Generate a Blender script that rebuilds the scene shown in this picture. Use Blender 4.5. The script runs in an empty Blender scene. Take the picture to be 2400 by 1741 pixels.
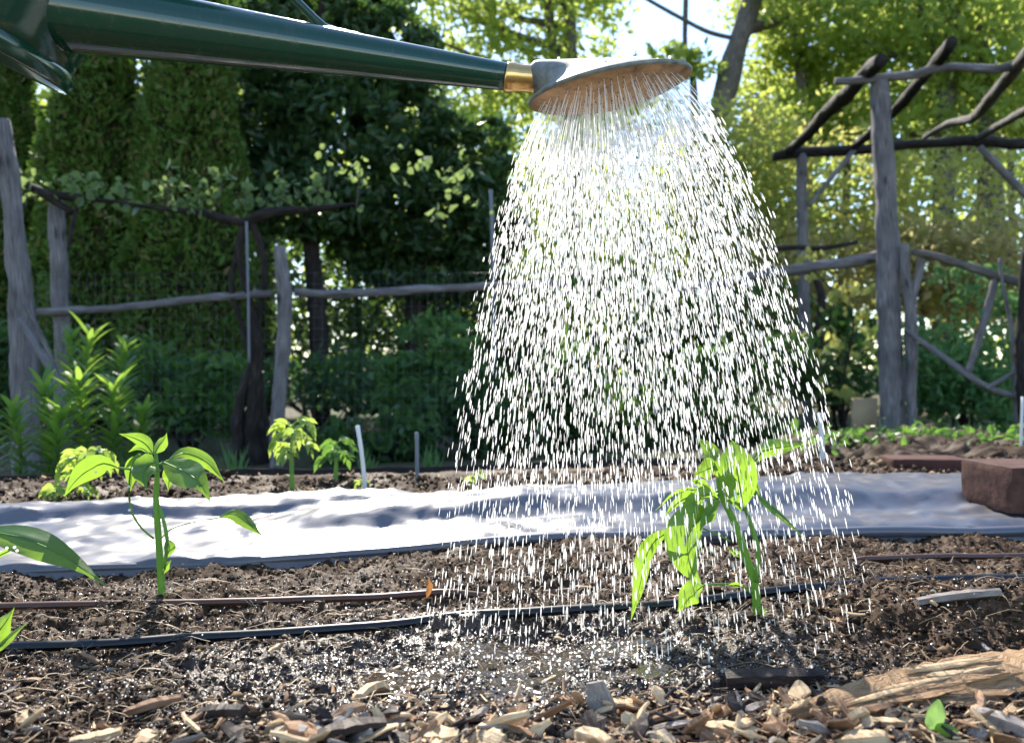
import bpy, math, random
import numpy as np
from mathutils import Vector

rnd = random.Random(7)
R = np.random.default_rng(11)
sc = bpy.context.scene
col = sc.collection

# ------------------------------------------------------------------ camera, sky, sun, exposure
SUN_AZ, SUN_EL = math.radians(-12), math.radians(41)      # azimuth from +Y towards +X
FOC, CX, CY, CAMZ = 1852.0, 1200.0, 870.5, 0.20            # focal length and centre in photograph pixels

cam = bpy.data.cameras.new('camera')
cam.sensor_width = 36.0
cam.lens = 36.0 * FOC / 2400.0
cam.clip_start, cam.clip_end = 0.02, 500
cam.dof.use_dof = True
cam.dof.focus_distance = 0.66
cam.dof.aperture_fstop = 9.5
camo = bpy.data.objects.new('camera', cam)
camo.location = (0, 0, CAMZ)
camo.rotation_euler = (math.radians(90), 0, 0)
col.objects.link(camo)
sc.camera = camo

world = bpy.data.worlds.new('World')
sc.world = world
world.use_nodes = True
wn = world.node_tree
sky = wn.nodes.new('ShaderNodeTexSky')
sky.sky_type = 'NISHITA'
sky.sun_disc = False
sky.sun_elevation = SUN_EL
sky.sun_rotation = SUN_AZ
sky.air_density, sky.dust_density, sky.ozone_density = 1.0, 0.15, 1.5
bg = wn.nodes['Background']
bg.inputs['Strength'].default_value = 0.15
wn.links.new(sky.outputs[0], bg.inputs['Color'])

sun = bpy.data.lights.new('sun', 'SUN')
sun.energy = 4.6
sun.angle = math.radians(0.53)
sun.color = (1.0, 0.93, 0.82)
suno = bpy.data.objects.new('sun', sun)
sdir = Vector((math.sin(SUN_AZ) * math.cos(SUN_EL), math.cos(SUN_AZ) * math.cos(SUN_EL), math.sin(SUN_EL)))
suno.rotation_euler = (-sdir).to_track_quat('-Z', 'Y').to_euler()
suno.location = sdir * 20
col.objects.link(suno)

sc.view_settings.view_transform = 'Standard'
sc.view_settings.look = 'None'
sc.view_settings.exposure = 1.38
sc.view_settings.gamma = 1.0
sc.view_settings.use_curve_mapping = False
sc.render.engine = 'CYCLES'
cy = sc.cycles
cy.max_bounces, cy.diffuse_bounces, cy.glossy_bounces, cy.transmission_bounces = 7, 3, 3, 5
cy.caustics_reflective = cy.caustics_refractive = False
cy.transparent_max_bounces = 14
cy.use_denoising = True

# ------------------------------------------------------------------ helpers
def W(px, py, Y):
    """photograph pixel at depth Y -> world point"""
    return np.array([(px - CX) / FOC * Y, Y, CAMZ - (py - CY) / FOC * Y])

def GY(py, z=0.0):
    return (CAMZ - z) * FOC / (py - CY)

def _h(i, j, k, seed):
    n = (i.astype(np.uint32) * np.uint32(374761393) + j.astype(np.uint32) * np.uint32(668265263)
         + k.astype(np.uint32) * np.uint32(2147483647) + np.uint32((seed * 974711 + 7) & 0xffffffff))
    n = (n ^ (n >> np.uint32(13))) * np.uint32(1274126177)
    n = n ^ (n >> np.uint32(16))
    n = (n * np.uint32(2246822519)) ^ (n >> np.uint32(11))
    return (n & np.uint32(0xffff)).astype(np.float64) / 65535.0

def vn(x, y, z=0.0, seed=0):
    x, y, z = np.broadcast_arrays(np.asarray(x, float), np.asarray(y, float), np.asarray(z, float))
    xi, yi = np.floor(x), np.floor(y)
    fx, fy = x - xi, y - yi
    fx = fx * fx * (3 - 2 * fx); fy = fy * fy * (3 - 2 * fy)
    a, b = xi.astype(np.int64), yi.astype(np.int64)
    if np.all(z == 0):
        zz = np.zeros_like(a)
        return ((_h(a, b, zz, seed) * (1 - fx) + _h(a + 1, b, zz, seed) * fx) * (1 - fy)
                + (_h(a, b + 1, zz, seed) * (1 - fx) + _h(a + 1, b + 1, zz, seed) * fx) * fy) - 0.5
    zi = np.floor(z); fz = z - zi; fz = fz * fz * (3 - 2 * fz); c = zi.astype(np.int64)
    out = 0
    for dz, wz in ((0, 1 - fz), (1, fz)):
        out = out + wz * ((_h(a, b, c + dz, seed) * (1 - fx) + _h(a + 1, b, c + dz, seed) * fx) * (1 - fy)
                          + (_h(a, b + 1, c + dz, seed) * (1 - fx) + _h(a + 1, b + 1, c + dz, seed) * fx) * fy)
    return out - 0.5

def build(name, parts, mats, parent=None, smooth=True):
    """parts: list of (V, F, UV or None, material index); F a list of 2-D index arrays or one array -> ONE mesh object"""
    if not isinstance(mats, (list, tuple)): mats = [mats]
    vs, loops, starts, mi, uvs = [], [], [], [], []
    vo = 0; lo = 0
    for p in parts:
        V, F = np.asarray(p[0], float), p[1]
        uv = p[2] if len(p) > 2 else None
        m = p[3] if len(p) > 3 else 0
        if not isinstance(F, list): F = [F]
        for f in F:
            f = np.asarray(f, np.int64)
            if f.size == 0: continue
            k = f.shape[1]
            loops.append((f + vo).ravel()); starts.append(lo + np.arange(len(f)) * k)
            lo += f.size
            mm = np.full(len(f), m, np.int32) if np.isscalar(m) else np.asarray(m, np.int32)
            mi.append(mm)
        vs.append(V); uvs.append(uv if uv is not None else np.zeros((len(V), 2)))
        vo += len(V)
    V = np.concatenate(vs); L = np.concatenate(loops); S = np.concatenate(starts); M = np.concatenate(mi)
    UV = np.concatenate(uvs)
    me = bpy.data.meshes.new(name)
    me.vertices.add(len(V)); me.vertices.foreach_set('co', V.astype(np.float32).ravel())
    me.loops.add(len(L)); me.loops.foreach_set('vertex_index', L.astype(np.int32))
    me.polygons.add(len(S)); me.polygons.foreach_set('loop_start', S.astype(np.int32))
    me.polygons.foreach_set('material_index', M)
    me.polygons.foreach_set('use_smooth', np.full(len(S), smooth))
    ul = me.uv_layers.new(name='UVMap')
    ul.data.foreach_set('uv', UV[L].astype(np.float32).ravel())
    me.update(calc_edges=True); me.validate()
    for m in mats: me.materials.append(m)
    o = bpy.data.objects.new(name, me)
    col.objects.link(o)
    if parent is not None:
        o.parent = parent
        o.matrix_parent_inverse = parent.matrix_basis.inverted()
    return o

def tag(o, label, cat, group=None, kind=None):
    if label: o['label'] = label
    if cat: o['category'] = cat
    if group: o['group'] = group
    if kind: o['kind'] = kind
    return o

def thing(name, loc, label, cat, group=None):
    o = bpy.data.objects.new(name, None)
    o.location = tuple(loc); o.empty_display_size = 0.05
    col.objects.link(o)
    return tag(o, label, cat, group)

def smooth_path(pts, n):
    P = np.asarray(pts, float)
    if len(P) == 2:
        t = np.linspace(0, 1, n)[:, None]
        return P[0] * (1 - t) + P[1] * t
    Q = np.vstack([2 * P[0] - P[1], P, 2 * P[-1] - P[-2]])
    seg = np.linalg.norm(np.diff(P, axis=0), axis=1); cum = np.r_[0, np.cumsum(seg)]
    out = []
    for s in np.linspace(0, cum[-1], n):
        i = min(max(np.searchsorted(cum, s) - 1, 0), len(seg) - 1)
        t = (s - cum[i]) / max(seg[i], 1e-9)
        a, b, c, d = Q[i], Q[i + 1], Q[i + 2], Q[i + 3]
        out.append(0.5 * (2 * b + (c - a) * t + (2 * a - 5 * b + 4 * c - d) * t * t + (3 * b - a - 3 * c + d) * t ** 3))
    return np.array(out)

def tube(pts, rad, n=None, seg=8, rough=0.0, freq=12.0, seed=0, cap=True, path=True, flat=None, ridge=0.0, rfreq=(9, 10)):
    """tapered tube along points; rad a scalar or a list of radii; rough = share of the radius"""
    if n is None: n = max(6, 4 * len(pts))
    P = smooth_path(pts, n) if path else np.asarray(pts, float)
    n = len(P)
    r = np.interp(np.linspace(0, 1, n), np.linspace(0, 1, len(rad)), rad) if np.ndim(rad) else np.full(n, float(rad))
    T = np.gradient(P, axis=0); T /= np.linalg.norm(T, axis=1)[:, None] + 1e-12
    ref = np.array([0, 0, 1.0]) if abs(T[:, 2]).mean() < 0.8 else np.array([0, 1.0, 0])
    A = np.cross(T, ref); A /= np.linalg.norm(A, axis=1)[:, None] + 1e-12
    B = np.cross(A, T)
    ang = np.linspace(0, 2 * np.pi, seg + 1)
    L = np.r_[0, np.cumsum(np.linalg.norm(np.diff(P, axis=0), axis=1))]
    ca, sa = np.cos(ang), np.sin(ang)
    rr = r[:, None] * np.ones_like(ang)[None]
    if rough:
        nz = vn(ca[None] * 1.7 + 7, sa[None] * 1.7 + L[:, None] * freq * 0.35 + 3, L[:, None] * freq, seed) * 1.4
        nz += vn(ca[None] * 4 + 9, sa[None] * 4 + 5, L[:, None] * freq * 2.3, seed + 5) * 0.7
        rr = rr * (1 + rough * nz)
    if ridge:
        aa = np.minimum(ang, 2 * np.pi - ang)
        rr = rr * (1 + ridge * vn(aa[None] * rfreq[0] + 0 * L[:, None], L[:, None] * rfreq[1] + aa[None] * 2, seed=seed + 9) + ridge * .6 * vn(aa[None] * rfreq[0] * 2.3 + 0 * L[:, None], L[:, None] * rfreq[1] * 4, seed=seed + 10))
    fl = 1.0 if flat is None else flat
    V = P[:, None] + A[:, None] * (rr * ca)[..., None] + B[:, None] * (rr * sa * fl)[..., None]
    uv = np.stack([np.broadcast_to(ang[None] / (2 * np.pi) * (2 * np.pi * r.mean()), (n, seg + 1)), np.broadcast_to(L[:, None], (n, seg + 1))], -1)
    V = V.reshape(-1, 3); uv = uv.reshape(-1, 2)
    i, j = np.meshgrid(np.arange(n - 1), np.arange(seg), indexing='ij')
    a = i * (seg + 1) + j
    F = [np.stack([a, a + 1, a + seg + 2, a + seg + 1], -1).reshape(-1, 4)]
    if cap:
        V = np.vstack([V, P[0] - T[0] * r[0] * 0.15, P[-1] + T[-1] * r[-1] * 0.15]); uv = np.vstack([uv, [[0, 0], [0, L[-1]]]])
        c0, c1 = len(V) - 2, len(V) - 1
        k = np.arange(seg)
        F.append(np.stack([k + 1, k, np.full(seg, c0)], -1))
        e = (n - 1) * (seg + 1)
        F.append(np.stack([e + k, e + k + 1, np.full(seg, c1)], -1))
    return (V, F, uv, 0)

def box(c, s, rz=0.0, tilt=0.0, jit=0.0, seed=0):
    rr = random.Random(seed)
    V = np.array([[x, y, z] for x in (-.5, .5) for y in (-.5, .5) for z in (-.5, .5)]) * np.asarray(s)
    V = V + np.array([[rr.uniform(-jit, jit) for _ in range(3)] for _ in range(8)])
    if tilt:
        ct, st = math.cos(tilt), math.sin(tilt)
        V = V @ np.array([[ct, 0, -st], [0, 1, 0], [st, 0, ct]])
    c_, s_ = math.cos(rz), math.sin(rz)
    V = V @ np.array([[c_, s_, 0], [-s_, c_, 0], [0, 0, 1]]) + np.asarray(c)
    F = np.array([[0, 1, 3, 2], [4, 6, 7, 5], [0, 4, 5, 1], [2, 3, 7, 6], [0, 2, 6, 4], [1, 5, 7, 3]])
    return (V, F, V[:, [0, 2]] * 1.0, 0)

# ------------------------------------------------------------------ materials
MATS = {}
class N:
    """tiny node builder"""
    def __init__(s, name):
        s.m = bpy.data.materials.new(name); s.m.use_nodes = True
        s.t = s.m.node_tree; s.t.nodes.clear()
        s.out = s.t.nodes.new('ShaderNodeOutputMaterial')
    def n(s, typ, **kw):
        nd = s.t.nodes.new('ShaderNode' + typ)
        for k, v in kw.items():
            if k.startswith('_'): setattr(nd, k[1:], v)
            else: s.set(nd, k, v)
        return nd
    def set(s, nd, k, v):
        inp = nd.inputs[k.replace('__', ' ')] if not k.startswith('i') or not k[1:].isdigit() else nd.inputs[int(k[1:])]
        if isinstance(v, bpy.types.NodeSocket): s.t.links.new(v, inp)
        elif isinstance(v, (tuple, list)) and len(v) == 3 and inp.type == 'RGBA': inp.default_value = (*v, 1)
        else: inp.default_value = v
    def coord(s, which, scale=(1, 1, 1), rot=(0, 0, 0)):
        tc = s.n('TexCoord'); mp = s.n('Mapping', Vector=tc.outputs[which], Scale=scale, Rotation=rot)
        return mp.outputs[0]
    def noise(s, vec, scale, detail=4.0, rough=0.55):
        return s.n('TexNoise', Vector=vec, Scale=scale, Detail=detail, Roughness=rough).outputs['Fac']
    def ramp(s, fac, stops, interp='LINEAR'):
        r = s.n('ValToRGB', Fac=fac); e = r.color_ramp; e.interpolation = interp
        while len(e.elements) < len(stops): e.elements.new(0.5)
        for el, (p, c) in zip(e.elements, stops):
            el.position = p; el.color = (*c, 1) if len(c) == 3 else c
        return r.outputs['Color']
    def val(s, fac, a, b, lo=0.0, hi=1.0):
        r = s.n('MapRange', Value=fac); r.inputs[1].default_value = lo; r.inputs[2].default_value = hi
        r.inputs[3].default_value = a; r.inputs[4].default_value = b
        return r.outputs[0]
    def mix(s, fac, a, b):
        m = s.n('MixRGB', Fac=fac); s.set(m, 'Color1', a); s.set(m, 'Color2', b)
        return m.outputs[0]
    def bump(s, h, strength, dist):
        return s.n('Bump', Height=h, Strength=strength, Distance=dist).outputs[0]
    def bsdf(s, **kw):
        return s.n('BsdfPrincipled', **kw).outputs[0]
    def done(s, sh):
        s.t.links.new(sh, s.out.inputs['Surface']); MATS[s.m.name] = s.m
        return s.m

def leaf_mat(name, cols, trans, tfac=0.5, rough=0.4, spec=0.4, veins=False):
    n = N(name)
    rnd_i = n.n('NewGeometry').outputs['Random Per Island']
    c = n.ramp(rnd_i, [(i / max(len(cols) - 1, 1), q) for i, q in enumerate(cols)])
    t = n.mix(0.5, n.ramp(rnd_i, [(0, tuple(x * .75 for x in trans)), (1, tuple(min(1, x * 1.2) for x in trans))]), trans)
    kw = {}
    if veins:
        v = n.coord('UV', (1, 1, 1))
        w = n.n('TexWave', Vector=v, Scale=5.0, Distortion=1.2, Detail=1.0).outputs['Fac']
        no = n.noise(n.coord('Object', (60, 60, 60)), 4.0, 3)
        c = n.mix(n.val(no, 0.0, 0.3, .35, .7), c, tuple(x * .6 for x in cols[0]))
        t = n.mix(n.val(no, 0.0, 0.25, .35, .7), t, tuple(x * .6 for x in trans))
        kw['Normal'] = n.bump(n.n('Math', _operation='ADD', i0=w, i1=no).outputs[0], 0.28, 0.0010)
    b = n.bsdf(Base__Color=c, Roughness=rough, Specular__IOR__Level=spec, **kw)
    tr = n.n('BsdfTranslucent', Color=t).outputs[0]
    return n.done(n.n('MixShader', Fac=tfac, i1=b, i2=tr).outputs[0])

def wood_mat(name, c0, c1, c2, rough=0.8, sc_u=260, sc_v=9, strength=0.9, dist=0.004, knots=False):
    n = N(name)
    v = n.coord('UV', (sc_u, sc_v, 1))
    g = n.noise(v, 1.0, 6, 0.65)
    big = n.noise(n.coord('Object', (5, 5, 5)), 1.0, 3)
    c = n.ramp(g, [(0.28, c0), (0.5, c1), (0.72, c2)])
    c = n.mix(n.val(big, 0.0, 0.55, 0.4, 0.75), c, c0)
    h = g
    if knots:
        vo = n.n('TexVoronoi', Vector=n.coord('UV', (16, 5, 1)), Scale=1.0).outputs['Distance']
        kn = n.val(vo, 1.0, 0.0, .06, .20)
        ck = n.val(n.noise(n.coord('UV', (420, 3.5, 1)), 1.0, 2), 1.0, 0.0, .30, .37)
        dk = n.n('Math', _operation='MAXIMUM', i0=kn, i1=ck).outputs[0]
        c = n.mix(n.n('Math', _operation='MULTIPLY', i0=dk, i1=.8).outputs[0], c, tuple(x * .5 for x in c0))
        h = n.n('Math', _operation='SUBTRACT', i0=g, i1=dk).outputs[0]
    return n.done(n.bsdf(Base__Color=c, Roughness=rough, Specular__IOR__Level=0.2, Normal=n.bump(h, strength, dist)))

def plain(name, c, rough=0.6, spec=0.4, metal=0.0, var=0.35, scale=30, bump=0.3, bdist=0.001):
    n = N(name)
    g = n.noise(n.coord('Object', (scale,) * 3), 1.0, 6)
    cc = n.mix(n.val(g, 0, var, .3, .75), c, tuple(x * 0.35 for x in c))
    return n.done(n.bsdf(Base__Color=cc, Roughness=n.val(g, rough * .8, min(1, rough * 1.25)), Metallic=metal,
                         Specular__IOR__Level=spec, Normal=n.bump(g, bump, bdist)))

# the soil: wet where the shower lands
def soil_material(name, tint=1.0):
    n = N(name)
    ob = n.coord('Object')
    geo = n.n('NewGeometry')
    a = n.noise(ob, 9, 5); b = n.noise(ob, 120, 6, .7); c = n.noise(ob, 420, 4, .7)
    sep = n.n('SeparateXYZ', Vector=ob)
    # wet patch centre and size in metres, ragged by noise
    dx = n.n('Math', _operation='MULTIPLY_ADD', i0=sep.outputs[0], i1=1 / .19, i2=.01 / .19).outputs[0]
    dy = n.n('Math', _operation='MULTIPLY_ADD', i0=sep.outputs[1], i1=1 / .10, i2=-.555 / .10).outputs[0]
    d2 = n.n('Math', _operation='ADD', i0=n.n('Math', _operation='MULTIPLY', i0=dx, i1=dx).outputs[0],
             i1=n.n('Math', _operation='MULTIPLY', i0=dy, i1=dy).outputs[0]).outputs[0]
    d2 = n.n('Math', _operation='MULTIPLY_ADD', i0=n.noise(ob, 22, 4), i1=2.4, i2=d2).outputs[0]
    wet = n.val(d2, 1.0, 0.0, 1.3, 3.4)
    base = n.ramp(b, [(.3, (.022 * tint, .012 * tint, .007 * tint)), (.5, (.105 * tint, .056 * tint, .029 * tint)), (.7, (.27 * tint, .16 * tint, .085 * tint))])
    base = n.mix(n.val(a, 0, .5, .4, .7), base, (.05 * tint, .033 * tint, .022 * tint))
    base = n.mix(n.n('Math', _operation='MULTIPLY', i0=wet, i1=.55).outputs[0], base, (.03, .022, .016))
    damp = n.val(a, 0.5, 0.9, .35, .65)
    rg = n.n('MixRGB', Fac=wet, Color1=damp, Color2=(.09, .09, .09)).outputs[0]
    h = n.n('Math', _operation='MULTIPLY_ADD', i0=c, i1=.4, i2=b).outputs[0]
    return n.done(n.bsdf(Base__Color=base, Roughness=rg, Specular__IOR__Level=n.val(wet, .12, .5), Normal=n.bump(h, .9, .0022)))

M_soil = soil_material('soil', .52)
M_soil2 = soil_material('shaded_bed_soil', .42)  # soil copy whose darker tint carries the far bed's shade
n = N('crumb_dark'); i = n.n('NewGeometry').outputs['Random Per Island']
M_cr0 = n.done(n.bsdf(Base__Color=n.ramp(i, [(0, (.009, .006, .004)), (.6, (.033, .019, .011)), (1, (.085, .050, .029))]), Roughness=.8, Specular__IOR__Level=.12))
n = N('crumb_tan'); i = n.n('NewGeometry').outputs['Random Per Island']
M_cr1 = n.done(n.bsdf(Base__Color=n.ramp(i, [(0, (.12, .072, .04)), (.6, (.24, .16, .09)), (1, (.40, .28, .16))]), Roughness=.8, Specular__IOR__Level=.12))
n = N('crumb_wet'); i = n.n('NewGeometry').outputs['Random Per Island']
M_cr2 = n.done(n.bsdf(Base__Color=n.ramp(i, [(0, (.02, .014, .01)), (1, (.10, .06, .035))]), Roughness=.10, Specular__IOR__Level=.5))
M_fibre = plain('dry_fibre', (.26, .18, .10), .55, .4)

# plastic sheet
n = N('weed_barrier_plastic')
ob = n.coord('Object')
g1 = n.noise(ob, 14, 4); g2 = n.n('TexNoise', Vector=n.coord('Object', (1, 1, 1)), Scale=900.0, Detail=2.0).outputs['Fac']
dirt = n.noise(ob, 30, 6, .7)
M_sheet = n.done(n.bsdf(Base__Color=n.mix(n.val(dirt, 0, .6, .52, .75), (.10, .10, .12), (.20, .15, .11)),
                        Roughness=n.val(g1, .27, .42), Specular__IOR__Level=.6,
                        Normal=n.bump(n.n('Math', _operation='MULTIPLY_ADD', i0=g2, i1=.12, i2=0.0).outputs[0], .15, .002)))

M_post = wood_mat('weathered_wood', (.035, .03, .032), (.19, .175, .18), (.42, .39, .39), dist=.007, knots=True)
M_bark = wood_mat('dark_bark', (.010, .008, .007), (.028, .022, .019), (.075, .06, .052), sc_u=90, sc_v=14, dist=.012)
M_bark2 = wood_mat('grey_bark', (.05, .045, .04), (.12, .105, .09), (.22, .20, .17), sc_u=60, sc_v=10, dist=.015)
M_chip = wood_mat('pale_chip_wood', (.34, .21, .10), (.60, .42, .24), (.76, .62, .43), .6, 1, 1, .6, .0015)
M_chip2 = wood_mat('brown_chip_wood', (.12, .065, .035), (.27, .15, .08), (.42, .27, .15), .6, 1, 1, .6, .0015)
M_chip3 = wood_mat('grey_chip_wood', (.12, .10, .09), (.26, .22, .19), (.42, .38, .33), .6, 1, 1, .6, .0015)
M_chip4 = wood_mat('dark_chip_wood', (.012, .008, .007), (.035, .022, .018), (.08, .055, .045), .45, 1, 1, .6, .0015)
M_barkwood = wood_mat('split_bark_wood', (.12, .06, .03), (.46, .28, .14), (.62, .44, .27), .6, 1, 1, 1.0, .003)
for mm in (M_barkwood, M_chip, M_chip2, M_chip3, M_chip4):
    for nd in mm.node_tree.nodes:
        if nd.type == 'MAPPING' and abs(nd.inputs['Scale'].default_value[0] - 1) < .01:
            nd.inputs['Scale'].default_value = (900, 45, 1)

M_pepper = leaf_mat('pepper_leaf', [(.07, .19, .045), (.09, .23, .05)], (.32, .52, .045), .5, .36, .5, True)
M_stem = leaf_mat('green_stem', [(.12, .26, .05), (.12, .26, .05)], (.35, .55, .08), .35, .4, .4)
M_tomato = leaf_mat('tomato_leaf', [(.10, .20, .04), (.13, .25, .05)], (.46, .60, .10), .5, .45, .4)
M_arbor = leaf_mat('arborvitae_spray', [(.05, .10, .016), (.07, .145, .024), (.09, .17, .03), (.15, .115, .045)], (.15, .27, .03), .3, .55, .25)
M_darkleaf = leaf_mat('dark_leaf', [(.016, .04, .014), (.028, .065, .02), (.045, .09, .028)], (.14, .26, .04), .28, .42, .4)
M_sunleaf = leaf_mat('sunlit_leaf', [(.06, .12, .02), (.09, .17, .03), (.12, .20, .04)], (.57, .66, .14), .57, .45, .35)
M_yelleaf = leaf_mat('yellow_green_leaf', [(.10, .15, .03), (.14, .19, .04), (.17, .20, .05)], (.72, .70, .21), .57, .5, .3)
M_tanleaf = leaf_mat('dry_tan_twiglet', [(.18, .16, .07), (.24, .19, .09), (.15, .17, .05)], (.70, .60, .25), .55, .6, .2)
M_vineleaf = leaf_mat('vine_leaf', [(.07, .12, .045), (.10, .165, .06)], (.30, .40, .12), .45, .45, .35)
M_lily = leaf_mat('lily_leaf', [(.05, .13, .03), (.07, .17, .035), (.09, .19, .04)], (.36, .56, .07), .45, .4, .45)
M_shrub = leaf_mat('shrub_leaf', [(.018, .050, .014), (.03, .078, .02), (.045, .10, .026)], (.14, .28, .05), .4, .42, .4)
M_weed = leaf_mat('weed_leaf', [(.05, .13, .05), (.07, .17, .06)], (.30, .50, .14), .45, .45, .35)

M_weed2 = leaf_mat('mid_green_leaf', [(.025, .075, .02), (.045, .115, .026), (.06, .14, .03)], (.20, .38, .06), .42, .42, .4)
M_inner = plain('shade_core_dark', (.035, .04, .015), .9, .1, 0, .7, 25, 1.0, .03)  # dark colour of the light-blocking core inside the arborvitae
n = N('green_enamel')
g = n.noise(n.coord('Object', (40, 40, 40)), 1.0, 4)
dst = n.noise(n.coord('Object', (120, 120, 30)), 1.0, 8, .75)
dfac = n.val(dst, 0, .35, .52, .72)
M_enamel = n.done(n.bsdf(Base__Color=n.mix(dfac, n.mix(n.val(g, 0, .25), (.004, .045, .026), (.006, .058, .036)), (.06, .07, .06)), Roughness=n.n('Math', _operation='MULTIPLY_ADD', i0=dfac, i1=.8, i2=n.val(g, .09, .17)).outputs[0], Specular__IOR__Level=.55,
                         Coat__Weight=.4, Coat__Roughness=.1, Normal=n.bump(g, .10, .001)))
n = N('tarnished_zinc')
g = n.noise(n.coord('Object', (90, 90, 90)), 1.0, 6, .65)
M_zinc = n.done(n.bsdf(Base__Color=n.ramp(g, [(.3, (.09, .09, .08)), (.55, (.23, .23, .20)), (.75, (.34, .33, .29))]), Metallic=.35,
                       Roughness=n.val(g, .5, .7), Normal=n.bump(g, .3, .0006)))
n = N('copper_face')
g = n.noise(n.coord('Object', (70, 70, 70)), 1.0, 6, .7)
M_copper = n.done(n.bsdf(Base__Color=n.ramp(g, [(.3, (.12, .06, .028)), (.52, (.36, .20, .085)), (.75, (.52, .33, .16))]), Metallic=.55,
                         Roughness=n.val(g, .35, .6), Normal=n.bump(g, .3, .0006)))
M_brass = plain('brass_collar', (.80, .50, .20), .28, .5, .95, .25, 60, .1, .0005)
M_hole = plain('dark_hole', (.02, .012, .008), .6, .3)
M_black = plain('black_hose', (.008, .008, .010), .32, .5, 0, .2, 60, .2, .0006)
M_brown = plain('brown_hose', (.10, .040, .022), .38, .5, 0, .3, 60, .2, .0006)
M_brick = plain('red_brick', (.105, .052, .041), .85, .2, 0, .9, 60, .8, .002)
M_board = plain('dark_board', (.035, .024, .018), .8, .2, 0, .5, 30, .6, .002)
M_redboard = plain('reddish_board', (.09, .038, .03), .8, .2, 0, .5, 30, .6, .002)
M_white = plain('white_paint', (.70, .70, .68), .5, .4, 0, .15, 60, .2, .0005)
M_steel = plain('grey_steel', (.16, .18, .21), .55, .4, .0, .3, 40, .2, .0005)
M_tan = plain('tan_board', (.42, .31, .18), .75, .2, 0, .35, 14, .4, .002)
M_deadleaf = leaf_mat('dead_leaf', [(.20, .09, .04), (.28, .13, .05)], (.5, .22, .06), .35, .5, .3)

# water: drops coloured white to stand in for backlit glare
n = N('water_drops')
tr = n.n('BsdfTranslucent', Color=(1.0, .985, .96)).outputs[0]
gl = n.bsdf(Base__Color=(.9, .93, .95), Roughness=.06, Specular__IOR__Level=.8)
wm = n.n('MixShader', Fac=.88, i1=gl, i2=tr).outputs[0]
M_water = n.done(n.n('MixShader', Fac=.30, i1=wm, i2=n.n('BsdfTransparent').outputs[0]).outputs[0])
n = N('muddy_water')
g = n.noise(n.coord('Object', (300, 300, 300)), 1.0, 4, .6)
M_puddle = n.done(n.bsdf(Base__Color=(.035, .021, .012), Roughness=.11, Specular__IOR__Level=.7, Normal=n.bump(g, .3, .0004)))
n = N('water_jets')
M_jet = n.done(n.bsdf(Base__Color=(.92, .95, .97), Roughness=.08, IOR=1.33, Transmission__Weight=.8, Specular__IOR__Level=.6))

# ------------------------------------------------------------------ the ground
GZ = -0.225
n = N('garden_ground')
ob = n.coord('Object')
g = n.noise(ob, 2.2, 6); g2 = n.noise(ob, 26, 6, .7)
M_ground = n.done(n.bsdf(Base__Color=n.mix(n.val(g, 0, 1, .4, .6), n.ramp(g2, [(.3, (.04, .03, .02)), (.7, (.14, .10, .065))]), n.ramp(g2, [(.3, (.02, .04, .012)), (.7, (.06, .10, .03))])),
                         Roughness=.85, Specular__IOR__Level=.2, Normal=n.bump(g2, .8, .02)))
xs = np.r_[np.linspace(-160, -9, 24), np.linspace(-8, 8, 130), np.linspace(9, 160, 24)]
ys = np.r_[np.linspace(-60, -1, 12), np.linspace(-.5, 9, 90), np.linspace(10, 240, 26)]
X, Y = np.meshgrid(xs, ys)
Z = GZ + .05 * vn(X * .9, Y * .9, seed=3) + .02 * vn(X * 4, Y * 4, seed=4) + np.clip(Y - 9, 0, 60) * .012
Z = np.where((np.abs(X) < 3.6) & (Y < 2.2), GZ - .03, Z)
i, j = np.meshgrid(np.arange(len(ys) - 1), np.arange(len(xs) - 1), indexing='ij')
a = i * len(xs) + j
quad = np.stack([a, a + 1, a + len(xs) + 1, a + len(xs)], -1).reshape(-1, 4)
tag(build('ground', [(np.stack([X, Y, Z], -1).reshape(-1, 3), quad)], M_ground), None, None, kind='structure')

def sheet_front(x): return .807 + (x + .523) * .172
def sheet_back(x): return 1.117 + (x + .724) * .285
def bed_back(x): return 1.60 + .20 * x

def soil_h(x, y, fine=True):
    x, y = np.asarray(x, float), np.asarray(y, float)
    h = .022 * vn(x * 3.1 + 5, y * 3.1, seed=21) + .013 * vn(x * 9, y * 11, seed=22) + .009 * vn(x * 24, y * 28, seed=23)
    h = h + .006 * vn(x * 60, y * 60, seed=24)
    h = h + .020 * np.exp(-(((x - .43) / .16) ** 2 + ((y - .63) / .06) ** 2)) + .010 * np.exp(-(((x + .02) / .06) ** 2 + ((y - .655) / .02) ** 2))
    h = h - .010 * np.exp(-(((x - .03) / .13) ** 2 + ((y - .575) / .07) ** 2))
    if fine:
        r = np.abs(vn(x * 130, y * 130, seed=25)) * 2
        h = h + .0055 * (.5 - r) + .0032 * vn(x * 330, y * 330, seed=26)
        lump = np.clip(vn(x * 75, y * 80, seed=28) - .08, 0, 1)
        h = h + .008 * lump
    return h - .004

def soil_z(x, y): return float(soil_h(np.array([x]), np.array([y]), False)[0])

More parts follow.
